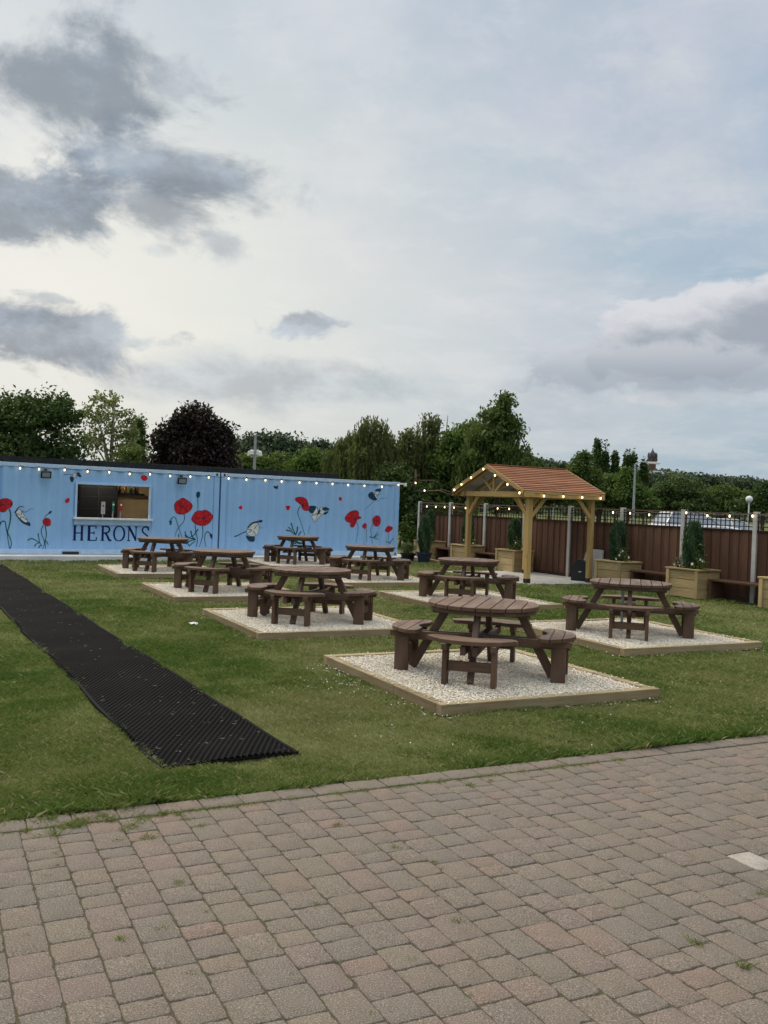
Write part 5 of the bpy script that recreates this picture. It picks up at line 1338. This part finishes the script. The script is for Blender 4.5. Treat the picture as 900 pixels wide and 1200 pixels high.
for k, x in enumerate((-.30, -.15, .15, .30)):
    b = MB(); b.lathe([(.05, -.18), (.12, -.14), (.10, .06), (.03, .12)], 8, Matrix.Translation((x, -.08 if k % 2 else .05, hc+(.06 if k in (1, 2) else 0)))); b.build('lamp_head', M['white_paint'], ms)
b = MB(); b.box((0, 0, hc+.12), (.66, .07, .05)); b.build('lamp_bracket', M['white_paint'], ms)

# parked cars beyond the fence
M['car_white'] = plain('car_paint', (.80, .81, .82), .25, .6, .03); M['car_silver'] = plain('car_silver', (.66, .68, .71), .25, .6, .03)
M['car_glass'] = plain('car_glass', (.32, .36, .41), .15, .8)  # pale blue-grey of the reflected sky is put into the glass colour
def car(x, Y, rz_, lab, paint, L_=4.4, H_=1.62, zoff=0.):
    b0 = base_px(x, Y); root = empty('parked_car', (b0[0], b0[1], b0[2]+zoff), rz_, label=lab, cat='car', group='cars parked beyond the fence')
    W_ = 1.8; k = L_/4.4; g = H_/1.62
    side = [(-2.2, .35), (2.15, .35), (2.2, .72), (2.05, .93), (1.15, 1.04), (-2.05, 1.02), (-2.2, .85)]
    F = Matrix.Rotation(R(90), 4, 'X')
    b = MB(); b.prism([(a*k, z*g) for a, z in side], -W_/2, W_/2, F); b.build('body', paint, root, bevel=.06)
    cab = [(1.05, 1.0), (.25, 1.50), (-.2, 1.60), (-1.5, 1.56), (-1.95, 1.05)]
    b = MB(); n_ = len(cab); pts = []
    for y, s_ in ((-W_/2+.06, 1.), (W_/2-.06, 1.)):
        pts.append([Vector((a*k, y*(1 if z < 1.2 else .80), z*g)) for a, z in cab])
    A_, B_ = pts; 
    b.face(A_[::-1]); b.face(B_)
    for i in range(n_): j = (i+1) % n_; b.face([A_[i], A_[j], B_[j], B_[i]])
    b.build('cabin_glass', M['car_glass'], root)
    b = MB()
    rp = [Vector((a*k, y*.82*(W_/2-.06), z*g+.012)) for (a, z) in ((.2, 1.50), (-.2, 1.60), (-1.5, 1.56), (-1.62, 1.5)) for y in (-1, 1)]
    for i in range(3): b.face([rp[2*i], rp[2*i+2], rp[2*i+3], rp[2*i+1]])
    for sg in (-1, 1):
        for (a0_, z0_, a1_, z1_) in ((1.05, 1.0, .22, 1.50), (-.35, 1.0, -.45, 1.58), (-1.95, 1.03, -1.55, 1.55), (.22, 1.5, -.2, 1.6), (-.2, 1.6, -1.5, 1.56)):
            b.beam((a0_*k, sg*(W_/2-.05), z0_*g) if z0_ < 1.2 else (a0_*k, sg*(W_/2-.06)*.81, z0_*g), (a1_*k, sg*(W_/2-.06)*.81, z1_*g), .07, .06)
    b.build('roof', paint, root)
    for a in (-1.35, 1.35):
        for sg in (-1, 1):
            w = MB(); w.lathe([(.20, -.11), (.31, -.11), (.33, -.08), (.33, .08), (.31, .11), (.20, .11)], 18, Matrix.Translation((a*k, sg*(W_/2-.10), .33)) @ Matrix.Rotation(R(90), 4, 'X')); wo_ = w.build('wheel', M['black_plastic'], root)
    for sg in (-1, 1):
        w = MB(); w.box((2.13*k, sg*.68, .78*g), (.12, .30, .14)); w.build('headlight', M['lamp_glass'], root)
    return root
car(815, 45, R(8), 'larger silver white car seen through the trellis beside the tall conifer', M['car_silver'], 4.3, 1.80, .18)
car(862, 47, R(-4), 'white car with a low roof seen through the trellis under the globe lamp', M['car_white'], 4.2, 1.50, .18)
cp = MB(); cp.face([(8, 33, .02), (40, 33, .02), (40, 60, .19), (14, 60, .19)]); cp.build('car_park', plain('asphalt', (.05, .05, .052), .9), kind='structure')

# plants in the planters
def conifer(name, label, loc, h, w, n, cat='conifer', group='narrow conifers in the planters', needles=.10):
    root = empty(name, loc, label=label, cat=cat, group=group)
    t = rng.random(n)**.85; a = rng.uniform(0, 2*np.pi, n); prof = np.minimum(1, .62+1.1*t)*np.sqrt(np.clip(1-(np.clip(t-.55, 0, 1)/.50)**2, 0, 1))
    r = w/2*prof*rng.uniform(.35, 1.05, n)**.6*(1+.12*np.sin(a*5+t*9))
    P = np.stack([r*np.cos(a), r*np.sin(a), t*h*rng.uniform(.92, 1.04, n)], 1)
    V, F_, q = leaves(P, needles, .13, hang=-1.3)
    soup('foliage', V, F_, np.clip(.5*rng.random(n)+.5*(.5+.5*np.sin(a*4+t*5)), 0, 1), M['leaf_blue'], root)
    b = MB(); b.tube([(0, 0, -.05), (0, 0, h*.7)], [.02, .008], 6); b.build('stem', M['bark'], root); return root
def flowers(label, loc, w, h, n, nf, group='flowering plants in the planters', mat='leaf_green'):
    root = empty('flowering_plant', loc, label=label, cat='plant', group=group)
    P = np.stack([rng.normal(0, w*.3, n), rng.normal(0, .07, n), np.abs(rng.normal(0, h*.45, n))], 1); V, F_, q = leaves(P, .05, .6)
    soup('foliage', V, F_, q, M[mat], root)
    b = MB()
    for i in range(12): x_ = random.gauss(0, w*.25); b.tube([(x_*.5, 0, -.03), (x_, random.gauss(0, .05), random.uniform(.3, 1)*h)], .004, 4)
    b.build('stems', M['bark'], root)
    for i in range(nf):
        p = (random.gauss(0, w*.32), random.uniform(.0, .14), random.uniform(.15, .8)*h); f = MB()
        for k in range(6):
            a = k*math.pi/3; f.face([p, (p[0]+.024*math.cos(a), p[1]+.01, p[2]+.024*math.sin(a)), (p[0]+.032*math.cos(a+.5), p[1]+.018, p[2]+.032*math.sin(a+.5)), (p[0]+.024*math.cos(a+1), p[1]+.01, p[2]+.024*math.sin(a+1))])
        f.build('flower', M['petal_white'], root)
    root.rotation_euler.z = F_ANG; return root
zs = .56
PCL = ['narrow conifer in the planter cut by the view edge', 'tallest narrow conifer, in the planter before the second concrete post', 'narrow dark conifer in the planter touching the near post of the shelter', 'narrow conifer in the planter at the back of the shelter', 'narrow conifer half hidden by the far front post of the shelter', 'tall conifer in the farthest planter next to the end fence post']
PFL = ['white flowers in the planter cut by the view edge', 'white flowers around the foot of the tallest conifer', 'white flowers in the planter touching the near post of the shelter', 'small leafy plant beside the conifer at the back of the shelter', 'pale flowers right of the far front post of the shelter', 'pale flowering plant in the farthest planter']
for i, u in enumerate(PLU):
    h = (1.0, 1.08, 1.0, .92, .95, 1.05)[i]
    conifer('narrow_conifer', PCL[i], gw(u+.48, .42, zs), h, (.40, .44, .40, .36, .35, .35)[i], 6500)
    flowers(PFL[i], gw(u+.20, .52, zs), .34, .42, 420, 5 if i in (1, 2, 4) else 2)
    if i == 1: flowers('pale flowering plant on the far side of the tallest conifer', gw(u+.78, .5, zs), .16, .36, 150, 3)
# pots at the opening of the fence
def pot(name, label, loc, r, h, col):
    root = empty(name, loc, label=label, cat='plant pot'); b = MB()
    b.lathe([(r*.72, 0), (r*.95, h*.85), (r*1.06, h*.86), (r*1.06, h), (r*.95, h), (r*.9, h*.9)], 18); b.build('pot_body', col, root, smooth=False)
    b = MB(); b.lathe([(r*.9, h*.88), (r*.9, h*.9)], 14); b.build('soil', M['soil'], root); return root
M['pot_blue'] = plain('dark_blue_pot', (.02, .03, .06), .3, .5)
pa_ = Vector((1.30, 28.3, 0)); pot('plant_pot', 'dark blue pot holding the tall conifer by the end of the fence', pa_, .24, .32, M['pot_blue'])
conifer('potted_conifer', 'tall green conifer growing from the dark blue pot by the end of the fence', pa_+Vector((0, 0, .27)), 1.15, .42, 5200, group=None)
pb_ = Vector((.80, 28.6, 0)); pot('plant_pot', 'low dark pot holding the yellow green bush beside the container end', pb_, .24, .26, M['black_plastic'])
tree('potted_bush', 'small yellow green bush growing from the low dark pot', pb_+Vector((0, 0, .22)), [(0, 0, .22, .28, .28, .24)], 'leaf_pale', 60, 26, .14, .05, trunk=.02, cat='bush', limbs=6)

# ---------------------------------------------------------------- grass, weeds, daisies, litter
NG = 760000
d_ = 4.7*np.exp(rng.random(NG*2)*math.log(34/4.7)); ang_ = rng.uniform(-.62, .62, NG*2)
gx_, gy_ = d_*np.sin(ang_), d_*np.cos(ang_)
t_k = gx_*kn.x+gy_*kn.y; s_k = gx_*kx.x+gy_*kx.y
edge = K_OUT + .0
over = (s_k < -.6) & (t_k > K_OUT-.10*np.clip((-.6-s_k)/1.2, 0, 1)*(.6+.4*np.sin(s_k*9)))
ok = (t_k > edge+.01+.02*np.sin(s_k*11)) | over
ok &= ~on_mat(gx_, gy_, -.015)
for (x, y) in TABLES.values():
    rx, ry = gx_-x, gy_-y; a = rx*math.cos(PA)+ry*math.sin(PA); c_ = -rx*math.sin(PA)+ry*math.cos(PA)
    ok &= ~((np.abs(a) < PL/2-.004) & (np.abs(c_) < PW/2-.004))
ru, ro_ = (gx_-FA.x)*FD.x+(gy_-FA.y)*FD.y, (gx_-FA.x)*FN.x+(gy_-FA.y)*FN.y
ok &= ~((ru > 4.09) & (ru < 7.81) & (ro_ > .0) & (ro_ < 2.73)) & (ro_ > .03)
cx_, cy_ = (gx_-J.x)*CD.x+(gy_-J.y)*CD.y, (gx_-J.x)*CB.x+(gy_-J.y)*CB.y
ok &= ~((cy_ > -.70) & (cy_ < 2.8) & (cx_ < 6.6) & (cx_ > -7.2))
gx_, gy_, d_, t_k, s_k = (v[ok][:NG] for v in (gx_, gy_, d_, t_k, s_k))
n = len(gx_)
# clumpy density and worn patches
def fbm(x, y, f):
    v = 0
    for k in range(5): v = v + np.sin(x*f*(1.7**k)*1.1+k*2.1+1.7*np.sin(y*f*(1.6**k)*.9+k))*np.cos(y*f*(1.7**k)-k*1.3)/(1.5**k)
    return v
den = fbm(gx_, gy_, .9)*.7+fbm(gx_+9, gy_+4, 4.6)*.55; bare = fbm(gx_*1.3-7, gy_*1.3+2, 1.1) > 1.55; keep = (rng.random(n) < np.clip(.88+den*.22, .3, 1)) & ~(bare & (rng.random(n) < .62))
edgeg = np.exp(-np.clip(t_k-K_OUT, 0, None)/.28)
keep |= edgeg > .3
gx_, gy_, d_, t_k, den, edgeg = (v[keep] for v in (gx_, gy_, d_, t_k, den, edgeg)); n = len(gx_)
sc_ = np.clip(d_/6.5, .8, 4.5)
hgt = (.020+.020*rng.random(n)+.014*np.clip(den, -1, 1.3))*(1+.18*(sc_-1)) + edgeg*np.clip(.028+.026*den, 0, .07)*rng.random(n); hgt = np.clip(hgt, .010, None)
wid = .0016*sc_*rng.uniform(.7, 1.4, n); aa = rng.uniform(0, 2*np.pi, n); ln_ = rng.normal(0, .55, (n, 2))*hgt[:, None]
bz = np.full(n, -.016)
wx, wy = np.cos(aa)*wid, np.sin(aa)*wid
V = np.empty((n, 4, 3)); V[:, 0] = np.stack([gx_-wx, gy_-wy, bz], 1); V[:, 1] = np.stack([gx_+wx, gy_+wy, bz], 1)
V[:, 2] = np.stack([gx_+wx*.7+ln_[:, 0]*.45, gy_+wy*.7+ln_[:, 1]*.45, bz+hgt*.65], 1); V[:, 3] = np.stack([gx_+ln_[:, 0]*1.2, gy_+ln_[:, 1]*1.2, bz+hgt], 1)
patch = fbm(gx_+5, gy_-3, .55)
p2 = fbm(gx_-2, gy_+8, 2.3); rn = np.clip(.42+.22*patch+.16*p2-.16*np.clip(den, -1, 1)+rng.normal(0, .22, n)-edgeg*.18, 0, .86); rn[rng.random(n) < .055*np.clip(1+patch, .2, 2.2)] = .97
M['grass'] = foliage('grass_blades', (.085, .155, .028), (.240, .275, .085), None, .25, .55, .25)
g_r = [x for x in M['grass'].node_tree.nodes if x.type == 'VALTORGB'][0].color_ramp
g_r.elements[1].position = .5
for p_, c_ in ((.85, (.30, .295, .13)), (.93, (.46, .40, .23))):
    e = g_r.elements.new(p_); e.color = (*c_, 1)
soup('grass', V.reshape(-1, 3), np.arange(4*n).reshape(n, 4), rn, M['grass'], kind='stuff')

# weeds and moss in the joints and along the kerb
wp = []
for i in range(34):      # grass creeping over the kerb at the left
    x_, y_ = random.gauss(85, 55), random.gauss(962, 8); d = pix_dir(x_, y_); p = Vector((0, 0, CAM_H))+d*(-CAM_H/d.z); wp.append((p.x, p.y, random.randint(10, 30), .016))
for x, y, k in [(143, 1101, 18), (188, 1089, 12), (208, 1034, 18), (370, 1060, 14), (536, 1080, 16), (816, 1106, 26), (871, 1133, 28), (240, 1068, 6), (612, 1137, 8), (893, 1047, 16), (67, 1014, 10), (462, 1149, 5), (510, 1010, 12), (483, 1124, 8), (436, 1187, 6), (55, 1026, 8), (30, 1096, 6), (224, 1140, 10), (660, 935, 14), (730, 1065, 6), (495, 1010, 8), (395, 967, 18), (463, 993, 16), (236, 968, 16), (210, 955, 20), (140, 985, 12), (66, 1000, 10), (190, 955, 30), (60, 960, 40), (130, 962, 34), (30, 975, 20), (90, 968, 40), (770, 914, 12), (637, 885, 24), (575, 915, 14), (550, 920, 20)]:
    d = pix_dir(x, y); p = Vector((0, 0, CAM_H))+d*(-CAM_H/d.z); wp.append((p.x, p.y, k, .008))
for i in range(760):      # along the inner side of the kerb course
    s_ = random.uniform(-2.2, 4.6); dens = .35+.65*(math.sin(s_*5)+math.sin(s_*11+1) > -.3)
    if random.random() < dens: t_ = K_IN+random.gauss(.0, .012); wp.append((kx.x*s_+kn.x*t_, kx.y*s_+kn.y*t_, random.randint(3, 12), .013))
for i in range(520):      # along random row joints
    s_ = random.choice(ROWS)+random.gauss(0, .004); t_ = random.uniform(1.6, 5.05)
    if random.random() < .35+.6*(t_ > 4.2): wp.append((kx.x*s_+kn.x*t_, kx.y*s_+kn.y*t_, random.randint(1, 5), .006))
WV, WR = [], []
for (x, y, k, sp_) in wp:
    m_ = int(k*3.2); cx2 = x+rng.normal(0, sp_*(1+k/40), m_); cy2 = y+rng.normal(0, sp_*(1+k/40), m_); h = rng.uniform(.004, .010+.0006*k, m_); a = rng.uniform(0, 6.28, m_); w = .0013
    l = rng.normal(0, .7, (m_, 2))*h[:, None]
    v = np.empty((m_, 4, 3)); z0_ = np.full(m_, -.006)
    v[:, 0] = np.stack([cx2-np.cos(a)*w, cy2-np.sin(a)*w, z0_], 1); v[:, 1] = np.stack([cx2+np.cos(a)*w, cy2+np.sin(a)*w, z0_], 1)
    v[:, 2] = np.stack([cx2+np.cos(a)*w*.8+l[:, 0]*.5, cy2+np.sin(a)*w*.8+l[:, 1]*.5, z0_+h*.7], 1); v[:, 3] = np.stack([cx2+l[:, 0]*1.3, cy2+l[:, 1]*1.3, z0_+h+.004], 1)
    WV.append(v.reshape(-1, 3)); WR.append(np.clip(rng.normal(.45, .25, m_), 0, .98))
WV = np.concatenate(WV); WR = np.concatenate(WR)
soup('weeds', WV, np.arange(len(WV)).reshape(-1, 4), WR, M['grass'], kind='stuff')
# straws lying on the lawn edge and clover flowers
n = 900; x_ = rng.uniform(-4, 5, n); 
f = MB()
for i in range(110):
    d = pix_dir(random.gauss(410, 26) if i % 5 else random.uniform(300, 900), random.gauss(796, 9) if i % 5 else random.uniform(800, 880)); p = Vector((0, 0, CAM_H))+d*(-CAM_H/d.z)
    if on_mat(p.x, p.y): continue
    inside = False
    for (tx, ty) in TABLES.values():
        rx, ry = p.x-tx, p.y-ty
        if abs(rx*math.cos(PA)+ry*math.sin(PA)) < PL/2+.02 and abs(-rx*math.sin(PA)+ry*math.cos(PA)) < PW/2+.02: inside = True
    if inside: continue
    f.lathe([(.002, .0), (.005, .003), (.006, .007), (.002, .010)], 6, Matrix.Translation((p.x, p.y, random.uniform(.012, .022))))
f.build('clover_flowers', M['petal_white'], kind='stuff')
f = MB()
for i in range(120):
    s_ = random.gauss(-1.6, .9) if i % 2 else random.uniform(-2.2, 4.5); t_ = K_OUT+random.gauss(-.05, .14); x, y = kx.x*s_+kn.x*t_, kx.y*s_+kn.y*t_
    a = random.uniform(0, 6.28); l = random.uniform(.04, .13); z = .008 if t_ < K_OUT else .025
    f.tube([(x, y, z), (x+math.cos(a)*l*.5, y+math.sin(a)*l*.5, z+random.uniform(.003, .02)), (x+math.cos(a+.4)*l, y+math.sin(a+.4)*l, z)], .0011, 4)
M['straw'] = plain('dry_straw', (.36, .30, .17), .8)
for i in range(150):       # clippings trodden on to the rubber mat and the blocks
    a_, c_ = random.random()**1.5*12, random.uniform(.03, .94); p = MA+MD*a_+MN*c_; a = random.uniform(0, 6.28); l = random.uniform(.012, .04)
    f.tube([(p.x, p.y, .026), (p.x+math.cos(a)*l, p.y+math.sin(a)*l, .028)], .0012, 3)
for i in range(160):
    s_, t_ = random.uniform(-2.5, 4), random.uniform(2, 5.1); x, y = kx.x*s_+kn.x*t_, kx.y*s_+kn.y*t_; a = random.uniform(0, 6.28); l = random.uniform(.008, .03)
    f.tube([(x, y, .003), (x+math.cos(a)*l, y+math.sin(a)*l, .004)], .0009, 3)
f.build('dry_straw', M['straw'], kind='stuff')
d = pix_dir(227, 733); p = Vector((0, 0, CAM_H))+d*(-CAM_H/d.z)
f = MB(); n_ = 9
for i in range(n_):
    a0, a1 = 2*math.pi*i/n_, 2*math.pi*(i+1)/n_
    f.face([(0, 0, .05), (.06*math.cos(a0)*(1+.4*math.sin(3*i)), .05*math.sin(a0), .02+.02*(i % 2)), (.06*math.cos(a1)*(1+.4*math.sin(3*((i+1) % n_))), .05*math.sin(a1), .02+.02*((i+1) % 2 if i+1 < n_ else 0))])
o = f.build('litter', M['white_paint'], None); o.location = (p.x, p.y, .0); tag(o, 'crumpled scrap of white paper on the grass beside the rubber mat', 'litter')
